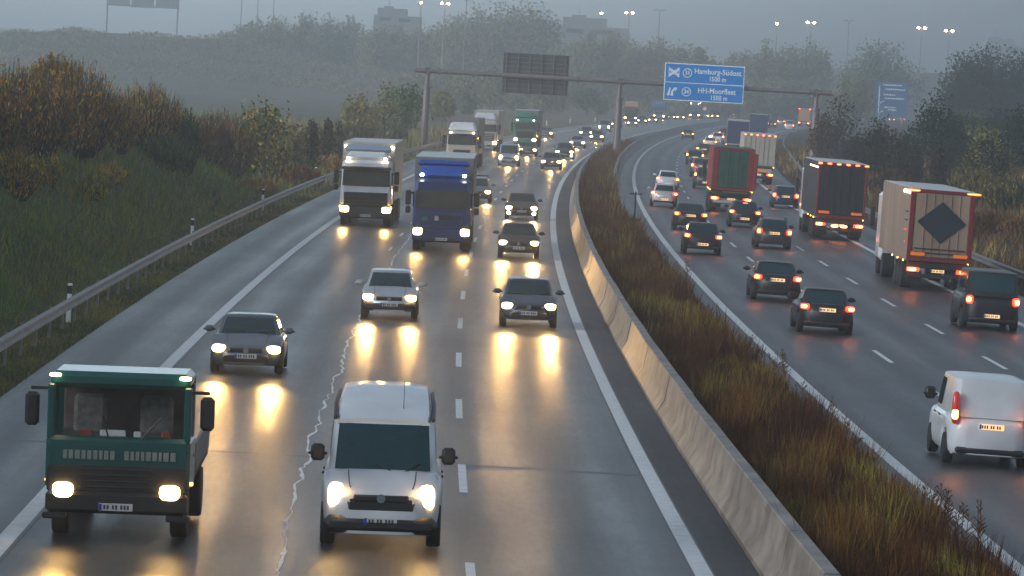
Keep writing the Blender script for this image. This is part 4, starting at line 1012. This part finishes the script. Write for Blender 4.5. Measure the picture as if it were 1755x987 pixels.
# speed limit sign
p = at(1207, 205); t = thing('speed_sign', 'small round red and white sign on a thin post below the big blue sign', 'road sign', (p.x, p.y, 0), 0)
MB().tube([(0, 0, 0), (0, 0, 3.0)], .05, 6).build('post', M_GALV, t)
MB().tube([(0, 0, 2.6), (0, -.03, 2.6)], .62, 20).build('disc', mat('sign red', (.5, .03, .03), .4), t); MB().tube([(0, -.034, 2.6), (0, -.05, 2.6)], .42, 20).build('face', M_WHITE, t)

# delineator posts
for px, py, lab in ((118, 530, 'nearest black banded white marker post behind the guard rail'), (329, 405, 'second black banded marker post along the guard rail'), (450, 348, 'third black banded marker post along the guard rail'), (541, 306, 'marker post beside the guard rail left of the white lorry'), (937, 211, 'distant marker post beyond the far green lorry'), (977, 208, 'small far marker post on the grass left of the bend'), (1020, 205, 'farthest marker post before the middle gantry post')):
    p = at(px, py, .35); p.x -= .0; t = thing('marker_post', lab, 'marker post', (p.x, p.y, 0), 0, 'marker posts along the left verge')
    MB().box((0, 0, .53), (.13, .11, 1.10), .02).build('post', M_WHITE, t); MB().box((0, 0, .90), (.136, .116, .24), .01).build('black_band', M_BLACKP, t)
# thin post with crossbars in the median
p = at(1084, 432); t = thing('marker_mast', 'thin dark post with two crossbars standing in the median weeds', 'post', (p.x, p.y, 0))
MB().tube([(0, 0, 0), (0, 0, 2.7)], .035, 6).build('mast', P_CHASSIS, t)
for z in (1.45, 2.6): MB().box((0, 0, z), (.55, .04, .05), .01).build('crossbar', P_CHASSIS, t)
p = at(738, 248); t = thing('cabinet', 'grey open frame cabinet at the foot of the left gantry post', 'cabinet', (p.x, p.y + 3, 0))
MB().box((-.75, 0, .55), (.10, .5, 1.1), .01).box((.75, 0, .55), (.10, .5, 1.1), .01).box((0, 0, 1.14), (1.7, .6, .08), .01).build('frame', M_GALV, t); MB().box((-.35, .1, .5), (.5, .3, .9), .02).build('box', M_CONC2, t)

# street lamps
def street_lamp(px, py, heads, lit, label):
    dz = 28.0
    u, v = px - 877.5, py - 493.5; dvec = _R * u - _U * v + _f * F_PX
    Y = (dz - CAM_H) / (dvec.z / dvec.y); Y = min(Y, 1500); p = at_dist(px, py, Y)
    t = thing('street_lamp', label, 'street lamp', (p.x, p.y, 0), 0, 'tall street lamps at the junction')
    MB().tube([(0, 0, -.2), (0, 0, p.z)], [.26, .12], 8).build('mast', M_GALV, t, 50)
    xs = (0,) if heads == 1 else (-.95, .95)
    for x in xs:
        hd = MB().box((x, 0, p.z + .18), (1.2, .6, .22), .06).tube([(0, 0, p.z - .15), (x, 0, p.z + .1)], .07, 6).build('lamp_head', M_GALV, t)
        if lit: lamp(hd, 'lamp_glass', (x, -.05, p.z - .08), (.80, .62, .70), M_LAMP)
for px, py, hds, lit, lab in ((722, 4, 1, 1, 'lit street lamp with one head at the top, left of the double one'), (763, 5, 2, 1, 'lit double street lamp over the dome shaped grove'), (800, 0, 2, 0, 'unlit street lamp mast rising above the left slope of the grove'), (1031, 22, 1, 1, 'lit single street lamp right of the dome shaped grove'), (1079, 21, 2, 1, 'lit double street lamp above the middle gantry post'), (1131, 18, 2, 0, 'unlit street lamp left of the big blue sign'), (1332, 40, 1, 1, 'lit single street lamp above the right end of the gantry beam'), (1390, 38, 2, 1, 'lit double street lamp above the right gantry post'), (1455, 36, 2, 0, 'unlit street lamp just left of the round far tree'), (1580, 47, 2, 1, 'lit double street lamp on a bare mast, left of the last pair'), (1627, 52, 2, 1, 'lit double street lamp on a bare mast beside the big dark tree'), (415, -6, 2, 0, 'bare lamp mast, left of three at the top'), (443, -8, 2, 0, 'bare lamp mast, middle of three at the top'), (470, -4, 2, 0, 'bare lamp mast, right of three at the top')):
    street_lamp(px, py, hds, lit, lab)
# faint blocks behind the trees, and one far gantry at the top left edge
for x0, x1, ya, yb, lab in ((640, 722, 14, 50, 'faint stepped building left of the dome shaped grove'), (955, 1078, 30, 74, 'faint flat roofed building right of the dome shaped grove'), (1688, 1762, 66, 98, 'faint building peeping over the big dark trees at the right edge')):
    Y = 1560; pa = at_dist(x0, (ya + yb) / 2, Y); pb = at_dist(x1, (ya + yb) / 2, Y); Wd = pb.x - pa.x; Hd = (yb - ya) / 8000 * Y; zt_ = (pa.z + pb.z) / 2 + Hd / 2
    z0 = -.2; t = thing('building', lab, 'building', ((pa.x + pb.x) / 2, Y + 8, 0), 0)
    MB().box((0, 0, (z0 + zt_ - Hd * .35) / 2), (Wd, 14, zt_ - Hd * .35 - z0), .1).build('wall', M_HAZEGREY, t)
    MB().box((-.12 * Wd, 0, zt_ - Hd * .2), (Wd * .62, 10, Hd * .36), .1).build('roof_storey', M_HAZEGREY, t)
    MB().box((-.2 * Wd, 0, zt_), (Wd * .2, 6, Hd * .16), .1).tube([(-.2 * Wd, 0, zt_), (-.2 * Wd, 0, zt_ + Hd * .4)], .12, 6).build('roof_mast', M_HAZEGREY, t)
    for k in range(2): MB().box(((-.25 + .4 * k) * Wd, -7.02, zt_ - Hd * .55), (Wd * .24, .1, Hd * .16)).build('window', M_GLASS, t)
x0, x1, ya, yb = 182, 308, -14, 17
Y = 1600; pa = at_dist(x0, (ya + yb) / 2, Y); pb = at_dist(x1, (ya + yb) / 2, Y); Wd = pb.x - pa.x; Hd = (yb - ya) / 8000 * Y
t = thing('sign_gantry', 'dim distant gantry cut by the top left edge', 'gantry', ((pa.x + pb.x) / 2, Y, 0), 0); zc = (pa.z + pb.z) / 2
for k in range(3): MB().box(((-.33 + .33 * k) * Wd, 0, zc), (Wd * .31, .3, Hd * (.6, .75, .66)[k]), .05).build('panel', M_HAZEGREY, t)
MB().box((0, .5, zc - .3 * Hd), (Wd, .4, .5), .05).build('beam', M_HAZEGREY, t)
for s_ in (-.48, .48): MB().tube([(s_ * Wd, .5, -.2), (s_ * Wd, .5, zc + .5 * Hd)], .3, 8).build('post', M_HAZEGREY, t)

# ------------------------------------------------------------------ vegetation
def vmat(name, c, v=.25): return mat('leaf ' + name, tuple(q * k_ for q, k_ in zip(c, (2.9, 2.6, 1.7))), .92, var=v, scale=.8, spec=.06)
V_ORANGE = vmat('orange', (.140, .072, .022)); V_OCHRE = vmat('ochre', (.125, .085, .022)); V_OLIVE = vmat('olive', (.078, .074, .024)); V_RUST = vmat('rust', (.095, .045, .018))
V_DGREEN = vmat('dark green', (.016, .030, .012)); V_GREEN = vmat('green', (.036, .062, .020)); V_BLUEG = vmat('blue green', (.022, .048, .030)); V_YELLOW = vmat('yellow', (.15, .115, .025))
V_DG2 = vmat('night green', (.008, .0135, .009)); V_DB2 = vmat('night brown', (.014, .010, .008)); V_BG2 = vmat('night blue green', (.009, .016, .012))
V_GREEN2 = vmat('grass green', (.055, .085, .026)); V_HAZE = vmat('far pale', (.070, .062, .050)); V_HAZE2 = vmat('hazed straw', (.085, .072, .052))  # far leaf tones paled towards the haze, painted-in fading
V_BROWN = vmat('brown', (.052, .032, .018)); V_DBROWN = vmat('dark brown', (.030, .017, .012)); V_STRAW = vmat('straw', (.135, .098, .050)); V_REDBR = vmat('red brown', (.060, .026, .016)); V_GREY = vmat('grey green', (.05, .055, .04))

V_STRAW2 = vmat('weed straw', (0.065, 0.045, 0.022)); V_WEED1 = vmat('weed brown', (0.031, 0.015, 0.008)); V_WEED2 = vmat('weed ochre', (0.058, 0.034, 0.012)); V_WEED3 = vmat('weed red', (0.034, 0.012, 0.007)); V_WEED4 = vmat('weed dark', (0.017, 0.009, 0.006))
def blades(name, P, h, wd, lean, mats, mi, parent=None):
    n = len(P); a = RNG.uniform(0, pi, n); ca, sa = np.cos(a) * wd / 2, np.sin(a) * wd / 2
    l = RNG.normal(0, 1, (n, 2)) * lean[:, None] if hasattr(lean, '__len__') else RNG.normal(0, lean, (n, 2))
    top = P + np.stack([l[:, 0] * h, l[:, 1] * h, h], -1)
    A = P + np.stack([ca, sa, np.zeros(n)], -1); B = P - np.stack([ca, sa, np.zeros(n)], -1)
    V = np.stack([A, B, top], 1).reshape(-1, 3); Fq = np.arange(3 * n).reshape(-1, 3)
    return stuff(raw_mesh(name, V, Fq, mats, mi, parent))
def noise2(x, y, s, seed=0):
    return (np.sin(x / s * 1.7 + seed) * np.cos(y / s * .9 + seed * 2.1) + np.sin(x / s * .63 + y / s * 1.31 + seed * 3.3) + .6 * np.sin(x / s * 3.1 - y / s * 2.3 + seed)) / 2.6
def scatter(o0, o1, y0, y1, n, ypow=1.0):
    """points with depth density falling with distance"""
    u = RNG.uniform(0, 1, n); y = 1 / (1 / y0 + (1 / y1 - 1 / y0) * u) if ypow else RNG.uniform(y0, y1, n)
    o = RNG.uniform(o0, o1, n); return o, y
# weeds on the median
o, y = scatter(5.08, 8.05, 62, 560, 76000); x = o + D(y)
nz = noise2(x, y * .35, 1.5, 1.0) + RNG.normal(0, .35, len(o))
kk = (o < 7.5) | (y < 270 - 60 * (o - 7.5)); o, y, x, nz = o[kk], y[kk], x[kk], nz[kk]
mi = np.where(nz > .75, 1, np.where(nz > .2, 0, np.where(nz > -.45, 2, 3))); gr = (noise2(x, y * .3, 2.1, 5) + RNG.normal(0, .15, len(o))) > .78
mi = np.where(gr, 4, mi)
sc = np.clip(y / 110, 1, 3.2)
cx_, cy_ = np.floor((o + .3 * np.sin(y)) / .55).astype(int), np.floor(y / 2.6 + .5 * np.sin(o * 5)).astype(int)
cell = np.mod(np.sin(cx_ * 127.1 + cy_ * 311.7) * 43758.5453, 1.0); cell2 = np.mod(np.sin(cx_ * 269.5 + cy_ * 183.3) * 27183.1, 1.0)
sw = RNG.uniform(0, 1, len(o)) < .62
mi = np.where(sw & (cell2 > .88), 5, np.where(sw & (cell2 > .74), 4, np.where(sw & (cell2 > .55), 1, np.where(sw & (cell2 < .22), 3, mi))))
hh = (.45 + .85 * cell) * RNG.uniform(.22, .85, len(o)) * (1 + .30 * noise2(x, y * .4, 1.9, 3)) * np.where(o > 7.6, .9, 1.0) * np.where(y > 300, 1.35, 1)
blades('weed', np.stack([x, y, np.full(len(o), .08)], -1), hh, .030 * sc * RNG.uniform(.6, 1.5, len(o)), .22, [V_WEED1, V_WEED2, V_WEED3, V_WEED4, V_OLIVE, V_STRAW2], mi)
# grass on the left bank, verge and plain
def field(name, o0, o1, y0, y1, n, h0, h1, w0, mats, fn, lean=.35):
    o, y = scatter(o0, o1, y0, y1, n); x = o + D(y); k = (np.abs(x) < .118 * y + 3); o, y, x = o[k], y[k], x[k]
    z = zt(o, y) - .03; nz = fn(x, y) + RNG.normal(0, .3, len(x)); mi = np.clip(np.digitize(nz, [-.5, -.05, .45, .85]), 0, len(mats) - 1)
    sc = np.clip(y / 110, 1, 6); h = RNG.uniform(h0, h1, len(x)) * np.clip(y / 250, 1, 1.6)
    blades(name, np.stack([x, y, z], -1), h, w0 * sc * RNG.uniform(.6, 1.5, len(x)), lean, mats, mi)
field('verge_grass', -11.4, -9.86, 90, 420, 16000, .05, .20, .02, [V_DGREEN, V_DGREEN, V_OLIVE, V_OLIVE, V_STRAW], lambda x, y: noise2(x, y * .3, 1.2, 2))
field('bank_grass', -34, -11.3, 95, 300, 70000, .18, .60, .035, [V_GREEN, V_GREEN2, V_OLIVE, V_BLUEG, V_GREEN2], lambda x, y: noise2(x, y * .4, 2.3, 7) * .9)
field('plain_grass', -60, -11.3, 265, 620, 26000, .25, .8, .035, [V_BROWN, V_GREY, V_OLIVE, V_STRAW, V_REDBR], lambda x, y: noise2(x, y * .2, 3.5, 4))
field('scrub_grass', 22.7, 60, 160, 620, 46000, .25, .75, .035, [V_DBROWN, V_BROWN, V_BROWN, V_STRAW, V_OLIVE], lambda x, y: noise2(x, y * .25, 3.0, 9))

def leaves(C, n_each, spread, size, elong=1.0, up=0.0):
    """n_each small quads round every centre"""
    n = len(C) * n_each; P = np.repeat(C, n_each, 0) + np.clip(RNG.normal(0, 1, (n, 3)), -1.6, 1.6) * np.asarray(spread)
    d1 = RNG.normal(0, 1, (n, 3)); d1[:, 2] += up; d1 /= np.linalg.norm(d1, axis=1)[:, None]
    d2 = np.cross(d1, RNG.normal(0, 1, (n, 3))); d2 /= np.linalg.norm(d2, axis=1)[:, None] + 1e-6
    s = size * RNG.uniform(.6, 1.4, n)[:, None]; a = d1 * s * elong; b = d2 * s * .55
    return np.stack([P - a, P - a * .1 + b, P + a, P - a * .1 - b], 1).reshape(-1, 3)
def tree(label, x, y, h, r, mats, nleaf, size, cat='tree', name='tree', trunk=.25, shape=1.0, density=.30, group=None, bare=0.0, z=None):
    z0 = gz(x, y) if z is None else z
    t = thing(name, label, cat, (x, y, z0 - .05), 0, group)
    rr = random.Random(int(x * 31 + y * 7)); tm = MB()
    bend = rr.uniform(-.04, .04) * h
    tr = max(.05, h * .016)
    tm.tube([(0, 0, 0), (bend * .3, 0, h * .3), (bend, 0, h * .62), (bend * 1.1, 0, h * .93)], [tr * 1.25, tr, tr * .6, tr * .2], 6)
    K = max(6, int(14 + nleaf / 40)); C = []
    for k in range(K):
        for _ in range(30):
            u = np.array([rr.uniform(-1, 1), rr.uniform(-1, 1), rr.uniform(-1, 1)])
            if np.dot(u, u) < 1: break
        fz = (u[2] + 1) / 2
        wz = (1 - .55 * fz ** 1.5) if shape == 1 else (1 - .92 * fz) if shape == 0 else sqrt(max(.05, 1 - (fz * 2 - 1) ** 2)) * 1.0
        C.append((u[0] * r * wz + bend, u[1] * r * wz, h * trunk + fz * h * (1 - trunk) * .95))
    C = np.array(C)
    for c in C[:max(8, K // 3)]:
        zb = max(h * .12, c[2] - .35 * np.hypot(c[0] - bend, c[1]) - h * .12)
        tm.tube([(bend * zb / h, 0, zb), ((c[0] + bend) * .5, c[1] * .5, (zb + c[2]) / 2 + .02 * h), tuple(c)], [tr * .5, tr * .32, tr * .12], 4)
    tm.build('trunk', M_BARK, t)
    n_each = max(3, int(nleaf * (1 - bare) / K))
    V = leaves(C, n_each, (r * density, r * density, h * .09), size)
    nf = len(V) // 4
    mi = np.repeat(RNG.integers(0, len(mats), K), n_each); fl = RNG.uniform(0, 1, nf) < .3; mi = np.where(fl, RNG.integers(0, len(mats), nf), mi)
    raw_mesh('crown', V, np.arange(4 * nf).reshape(-1, 4), mats, mi, t)
    return t
def bush(label, x, y, h, r, mats, ntw, size, z=None, name='bush', upright=.55, group=None, fine=1.0):
    """many rods fanning out from the base, narrow leaves along them"""
    z0 = gz(x, y) if z is None else z
    t = thing(name, label, 'bush', (x, y, z0 - .08), 0, group)
    a = RNG.uniform(0, 2 * pi, ntw); q = np.sqrt(RNG.uniform(0, 1, ntw)); b0 = np.stack([np.cos(a) * q * r * .35, np.sin(a) * q * r * .35, np.zeros(ntw)], -1)
    hh = h * (1 - .42 * q ** 2) * RNG.uniform(.72, 1.05, ntw)
    top = np.stack([np.cos(a) * q * r * 1.0, np.sin(a) * q * r * 1.0, hh], -1) + RNG.normal(0, .05 * r, (ntw, 3))
    mid = b0 * .45 + top * .55 ; mid[:, 2] = hh * .48
    wdt = .010 * max(1, y / 120); e = np.array([wdt, 0, 0])
    V = np.stack([b0 - e, b0 + e, mid + e * .7, mid - e * .7, mid - e * .7, mid + e * .7, top + e * .3, top - e * .3], 1).reshape(-1, 3)
    raw_mesh('stems', V, np.arange(8 * ntw).reshape(-1, 4), M_BARK, None, t)
    ts = RNG.uniform(.22, 1.0, (ntw, 9)); Lf = []
    for k in range(9):
        s_ = ts[:, k:k + 1]; P = np.where(s_ < .5, b0 + (mid - b0) * s_ * 2, mid + (top - mid) * (s_ - .5) * 2); Lf.append(P)
    C = np.concatenate(Lf); V = leaves(C, 1, (.035 * r, .035 * r, .03 * h), size, 2.4, 2.6); nf = len(V) // 4
    mi = np.tile(RNG.integers(0, len(mats), ntw), 9); fl = RNG.uniform(0, 1, nf) < .3; mi = np.where(fl, RNG.integers(0, len(mats), nf), mi)
    raw_mesh('foliage', V, np.arange(4 * nf).reshape(-1, 4), mats, mi, t); return t

# willow like bushes on the near left bank: base pixel, size in pixels
_lb = [(250, 262, 130, 122, 'tall ochre tipped bush at the right end of the bank crest', [V_ORANGE, V_OLIVE, V_OCHRE], 420),
       (196, 262, 90, 105, 'orange brown bush between two taller ones on the bank crest', [V_ORANGE, V_OLIVE, V_RUST], 300),
       (130, 270, 150, 165, 'largest orange brown bush in the middle of the bank', [V_ORANGE, V_RUST, V_OLIVE], 520),
       (62, 270, 130, 165, 'orange bush with olive top at the left of the bank', [V_ORANGE, V_OLIVE, V_RUST], 460),
       (5, 275, 110, 170, 'olive brown bush cut by the left edge of the photo', [V_OLIVE, V_RUST, V_ORANGE], 380),
       (25, 345, 100, 95, 'yellow olive bush low on the bank at the left edge', [V_OLIVE, V_YELLOW, V_ORANGE], 260),
       (80, 320, 50, 60, 'small yellow leaved bush low on the bank', [V_YELLOW, V_OLIVE], 140),
       (20, 118, 70, 34, 'red brown scrub on the top left crest of the bank', [V_RUST, V_REDBR], 160),
       (55, 125, 60, 34, 'red brown scrub with bare tips beside the top left scrub', [V_RUST, V_OLIVE], 140),
       (95, 160, 90, 70, 'olive bush on the crest above the orange bushes', [V_OLIVE, V_OCHRE, V_ORANGE], 220),
       (285, 292, 90, 70, 'dark green bush under the right end of the crest', [V_DGREEN, V_GREEN], 220),
       (318, 300, 46, 115, 'slim dark green bush at the very end of the bank', [V_DGREEN, V_DGREEN, V_GREEN], 170),
       (150, 345, 80, 45, 'small yellow green bush halfway down the bank', [V_OLIVE, V_YELLOW, V_GREEN], 140),
       (190, 318, 60, 40, 'small olive bush below the gap between the orange bushes', [V_OLIVE, V_YELLOW], 120)]
for px, py, wp, hp, lab, ms, n in _lb:
    p = hit(px, py, 110, 330); s = p.y / 8000
    bush(lab, p.x, p.y, hp * s, wp * s * .56, ms, int(n * 1.5), .030 * max(1, p.y / 130))
# trees and bushes on the plain left of the road
_mt = [(452, 322, 100, 150, 'yellow green roadside tree left of the white lorry', [V_OLIVE, V_OCHRE, V_DGREEN], 1, .2), (425, 318, 70, 105, 'dark green low tree in front of the yellow green one', [V_DGREEN, V_OLIVE], 1, .15),
       (532, 300, 30, 95, 'narrow dark young tree, left of three left of the white lorry', [V_DBROWN, V_DGREEN], 0, .15), (560, 292, 24, 88, 'narrow young tree, middle of three left of the white lorry', [V_DBROWN, V_DGREEN], 0, .15), (579, 288, 20, 84, 'narrow young tree, right of three left of the white lorry', [V_DBROWN, V_GREY], 0, .15),
       (505, 300, 40, 85, 'brown bare looking young tree right of the yellow green one', [V_BROWN, V_GREY], 1, .2), (612, 252, 62, 92, 'olive leaved tree behind the white lorry', [V_OLIVE, V_OCHRE, V_GREY], 1, .15), (656, 250, 46, 104, 'thin almost bare tree between the olive and dark green trees', [V_GREY, V_OLIVE], 2, .3),
       (692, 240, 64, 92, 'dark green tree left of the left gantry post', [V_DGREEN, V_GREEN], 2, .25), (640, 248, 52, 66, 'low olive tree in front of the almost bare one', [V_OLIVE, V_GREY], 1, .1), (756, 214, 42, 58, 'small olive tree right of the left gantry post', [V_OLIVE, V_GREY], 1, .2),
       (800, 196, 26, 36, 'small hazy tree above the white cab lorry', [V_GREY, V_DGREEN], 0, .1), (930, 196, 26, 34, 'first small hazy tree right of the far green lorry', [V_GREY, V_BROWN], 1, .2), (958, 194, 18, 40, 'slim hazy tree on the outside of the bend', [V_GREY, V_DGREEN], 0, .2), (1005, 197, 38, 48, 'rounded hazy tree left of the middle gantry post', [V_GREY, V_DGREEN], 2, .25), (885, 192, 22, 30, 'tiny hazy tree behind the far green lorry', [V_GREY], 1, .2), (1030, 198, 20, 30, 'tiny hazy tree just left of the middle gantry post', [V_GREY, V_BROWN], 1, .2)]
for px, py, wp, hp, lab, ms, sh, tk in _mt:
    p = at(px, py); s = p.y / 8000
    tree(lab, p.x, p.y, hp * s, wp * s * .5, ms, 2200, .13 * max(1, p.y / 330), shape=sh, trunk=tk, bare=.72 if 'bare' in lab else .25)
_pb = [(355, 300, 80, 90, 'reddish brown scrub bush right of the bank end', [V_REDBR, V_BROWN, V_GREY]), (395, 305, 80, 105, 'tall brown scrub bush left of the yellow green tree', [V_BROWN, V_GREY, V_RUST]), (372, 270, 90, 85, 'pale brown scrub bush behind the reddish one', [V_BROWN, V_STRAW, V_GREY]), (480, 318, 70, 75, 'brown scrub bush right of the yellow green tree', [V_BROWN, V_OLIVE, V_GREY]), (520, 322, 60, 40, 'low rusty bush above the guard rail', [V_RUST, V_BROWN]), (560, 300, 60, 36, 'low straw coloured bush left of the white lorry', [V_STRAW, V_RUST]), (420, 275, 80, 80, 'greyish scrub bush behind the yellow green tree', [V_GREY, V_BROWN]), (600, 262, 60, 50, 'brown scrub behind the white lorry', [V_BROWN, V_GREY]), (660, 248, 60, 40, 'brown grey scrub below the almost bare tree', [V_BROWN, V_GREY]), (440, 345, 60, 30, 'small rusty bush behind the third marker post', [V_RUST, V_OLIVE]), (540, 270, 70, 55, 'grey scrub behind the narrow young trees', [V_GREY, V_BROWN])]
for px, py, wp, hp, lab, ms in _pb:
    p = hit(px, py, 255, 900); s = p.y / 8000
    bush(lab, p.x, p.y, hp * s, wp * s * .6, ms, 380, .035 * max(1, p.y / 130))
# right side
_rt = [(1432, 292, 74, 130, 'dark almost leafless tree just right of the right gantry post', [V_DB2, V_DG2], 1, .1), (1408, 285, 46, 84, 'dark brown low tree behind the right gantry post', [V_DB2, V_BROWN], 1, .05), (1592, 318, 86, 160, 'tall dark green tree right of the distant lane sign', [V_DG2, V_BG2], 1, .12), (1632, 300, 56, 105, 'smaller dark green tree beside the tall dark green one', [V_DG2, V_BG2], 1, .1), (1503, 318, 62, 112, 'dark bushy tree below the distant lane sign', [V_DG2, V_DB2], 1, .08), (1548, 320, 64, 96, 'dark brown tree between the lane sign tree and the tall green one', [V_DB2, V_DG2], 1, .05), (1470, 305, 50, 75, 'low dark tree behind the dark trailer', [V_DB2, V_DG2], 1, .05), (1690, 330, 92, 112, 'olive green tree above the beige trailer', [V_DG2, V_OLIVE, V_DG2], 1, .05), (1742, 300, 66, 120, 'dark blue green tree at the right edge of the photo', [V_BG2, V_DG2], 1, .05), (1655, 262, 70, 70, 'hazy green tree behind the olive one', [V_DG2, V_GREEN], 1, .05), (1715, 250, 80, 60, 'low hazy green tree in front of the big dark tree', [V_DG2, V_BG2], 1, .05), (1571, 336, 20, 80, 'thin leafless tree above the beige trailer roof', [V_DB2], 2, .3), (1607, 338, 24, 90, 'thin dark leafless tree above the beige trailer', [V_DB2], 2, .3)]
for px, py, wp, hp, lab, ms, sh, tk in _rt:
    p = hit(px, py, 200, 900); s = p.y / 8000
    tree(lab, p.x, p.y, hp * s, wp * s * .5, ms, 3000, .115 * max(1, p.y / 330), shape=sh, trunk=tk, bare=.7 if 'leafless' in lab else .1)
_rb = [(1672, 345, 90, 55, 'olive bush beside the beige trailer top', [V_OLIVE, V_BROWN]), (1725, 360, 90, 60, 'olive brown bush at the right edge above the brown grass', [V_OLIVE, V_BROWN, V_DG2]), (1700, 300, 80, 50, 'brown scrub bush below the dark blue green tree', [V_BROWN, V_RUST]), (1520, 335, 70, 50, 'dark scrub above the dark trailer', [V_DB2, V_BROWN]), (1450, 285, 60, 45, 'dark scrub left of the dark trailer roof', [V_DB2, V_BROWN]), (1620, 345, 70, 45, 'dark brown scrub behind the beige trailer', [V_DB2, V_DG2]), (1690, 400, 80, 40, 'rusty brown bush on the right bank', [V_RUST, V_BROWN]), (1750, 410, 70, 40, 'rusty bush at the right edge over the black van', [V_RUST, V_BROWN]), (1640, 290, 60, 40, 'reddish scrub between the dark trees on the right', [V_REDBR, V_BROWN])]
for px, py, wp, hp, lab, ms in _rb:
    p = hit(px, py, 150, 900); s = p.y / 8000
    bush(lab, p.x, p.y, hp * s, wp * s * .6, ms, 420, .032 * max(1, p.y / 130))
# far groves
def far_tree(px, ytop, wp, Y, ms, lab, group=None, n=650, shape=2, zb=None):
    p = at_dist(px, ytop, Y); z = gz(p.x, p.y) if zb is None else zb
    tree(lab, p.x, p.y, p.z - z, wp / 8000 * Y * .5, ms, n * 4, .33 * Y / 1000, shape=shape, trunk=.08, density=.30, group=group, z=z)
FG = [V_GREY, V_HAZE, V_OLIVE]
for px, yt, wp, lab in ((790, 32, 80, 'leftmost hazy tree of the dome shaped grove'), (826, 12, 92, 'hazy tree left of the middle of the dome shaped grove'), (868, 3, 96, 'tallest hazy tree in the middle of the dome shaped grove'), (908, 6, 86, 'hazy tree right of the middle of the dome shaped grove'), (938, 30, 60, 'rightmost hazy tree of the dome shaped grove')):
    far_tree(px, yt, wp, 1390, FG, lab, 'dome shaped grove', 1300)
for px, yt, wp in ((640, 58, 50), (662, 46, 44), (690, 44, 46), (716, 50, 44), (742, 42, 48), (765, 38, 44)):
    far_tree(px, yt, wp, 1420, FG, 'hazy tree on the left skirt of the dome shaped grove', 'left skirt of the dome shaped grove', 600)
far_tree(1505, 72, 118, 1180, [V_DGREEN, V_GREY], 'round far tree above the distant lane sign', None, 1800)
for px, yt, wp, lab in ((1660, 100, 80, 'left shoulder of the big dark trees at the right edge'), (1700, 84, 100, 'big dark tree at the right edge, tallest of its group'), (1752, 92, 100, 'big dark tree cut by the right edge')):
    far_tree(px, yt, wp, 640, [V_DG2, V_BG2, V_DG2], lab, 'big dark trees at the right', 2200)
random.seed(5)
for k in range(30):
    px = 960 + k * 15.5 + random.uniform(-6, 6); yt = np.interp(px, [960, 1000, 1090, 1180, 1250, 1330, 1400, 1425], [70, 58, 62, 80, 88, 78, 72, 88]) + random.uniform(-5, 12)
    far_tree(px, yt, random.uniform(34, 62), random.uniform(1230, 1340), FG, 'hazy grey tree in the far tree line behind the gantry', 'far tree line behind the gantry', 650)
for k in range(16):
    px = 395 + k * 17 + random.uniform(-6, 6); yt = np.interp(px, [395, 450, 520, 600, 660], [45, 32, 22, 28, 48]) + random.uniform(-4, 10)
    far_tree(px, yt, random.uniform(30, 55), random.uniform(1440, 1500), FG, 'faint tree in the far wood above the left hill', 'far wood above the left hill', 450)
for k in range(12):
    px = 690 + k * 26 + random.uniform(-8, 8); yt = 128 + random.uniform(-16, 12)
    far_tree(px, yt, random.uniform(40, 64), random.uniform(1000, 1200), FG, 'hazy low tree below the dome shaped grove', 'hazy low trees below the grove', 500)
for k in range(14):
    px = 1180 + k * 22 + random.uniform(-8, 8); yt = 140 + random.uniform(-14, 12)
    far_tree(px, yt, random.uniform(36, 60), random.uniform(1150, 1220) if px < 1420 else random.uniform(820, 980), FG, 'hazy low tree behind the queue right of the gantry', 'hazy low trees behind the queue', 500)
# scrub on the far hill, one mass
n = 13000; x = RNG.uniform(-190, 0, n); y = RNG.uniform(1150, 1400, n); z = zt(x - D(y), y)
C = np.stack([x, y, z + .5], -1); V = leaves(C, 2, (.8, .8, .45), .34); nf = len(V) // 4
stuff(raw_mesh('hill_scrub', V, np.arange(4 * nf).reshape(-1, 4), [V_HAZE, V_HAZE2, V_GREY, V_HAZE], np.repeat(np.clip(((noise2(x, y * .5, 9, 3) + RNG.normal(0, .4, n)) * 2 + 1.5).astype(int), 0, 3), 2)))

# tall dry seed stalks along the right edge of the median
def stalk(label, x, y, h):
    t = thing('weed_stalk', label, 'weed', (x, y, .06), RNG.uniform(0, 6), 'tall dry weed stalks on the median')
    m = MB()
    for k in range(random.randint(2, 4)):
        bx, by = random.uniform(-.25, .25), random.uniform(-.25, .25); hh = h * random.uniform(.6, 1.0); lx = random.uniform(-.12, .12)
        m.tube([(bx, by, 0), (bx + lx * .4, by, hh * .5), (bx + lx, by, hh)], [.010, .008, .004], 4)
        for q in range(int(14 * hh)):
            zz = hh * random.uniform(.35, 1.0); a = random.uniform(0, 6.28); r = .16 * (1 - zz / hh) + .05
            xx = bx + lx * zz / hh
            m.tube([(xx, by, zz), (xx + cos(a) * r, by + sin(a) * r, zz + r * .9)], [.006, .010], 3)
    m.build('stem', V_WEED1, t)
for px, py, h in ((1180, 470, 1.0), (1318, 612, .75), (1335, 612, .6), (1365, 640, .85), (1373, 642, .9), (1393, 668, .5), (1432, 712, .7), (1462, 752, .75), (1488, 765, .6), (1660, 895, .9), (1678, 905, 1.0), (1725, 940, 1.1), (1742, 955, 1.2), (1290, 590, .6), (1270, 720, .8), (1515, 800, .5), (1600, 860, .5), (1752, 930, 1.0)):
    p = at(px, py + 14, .1); p.x = min(p.x, 8.15 + D(p.y)); stalk('tall dark seed stalk standing in the median weeds', p.x, p.y, h)
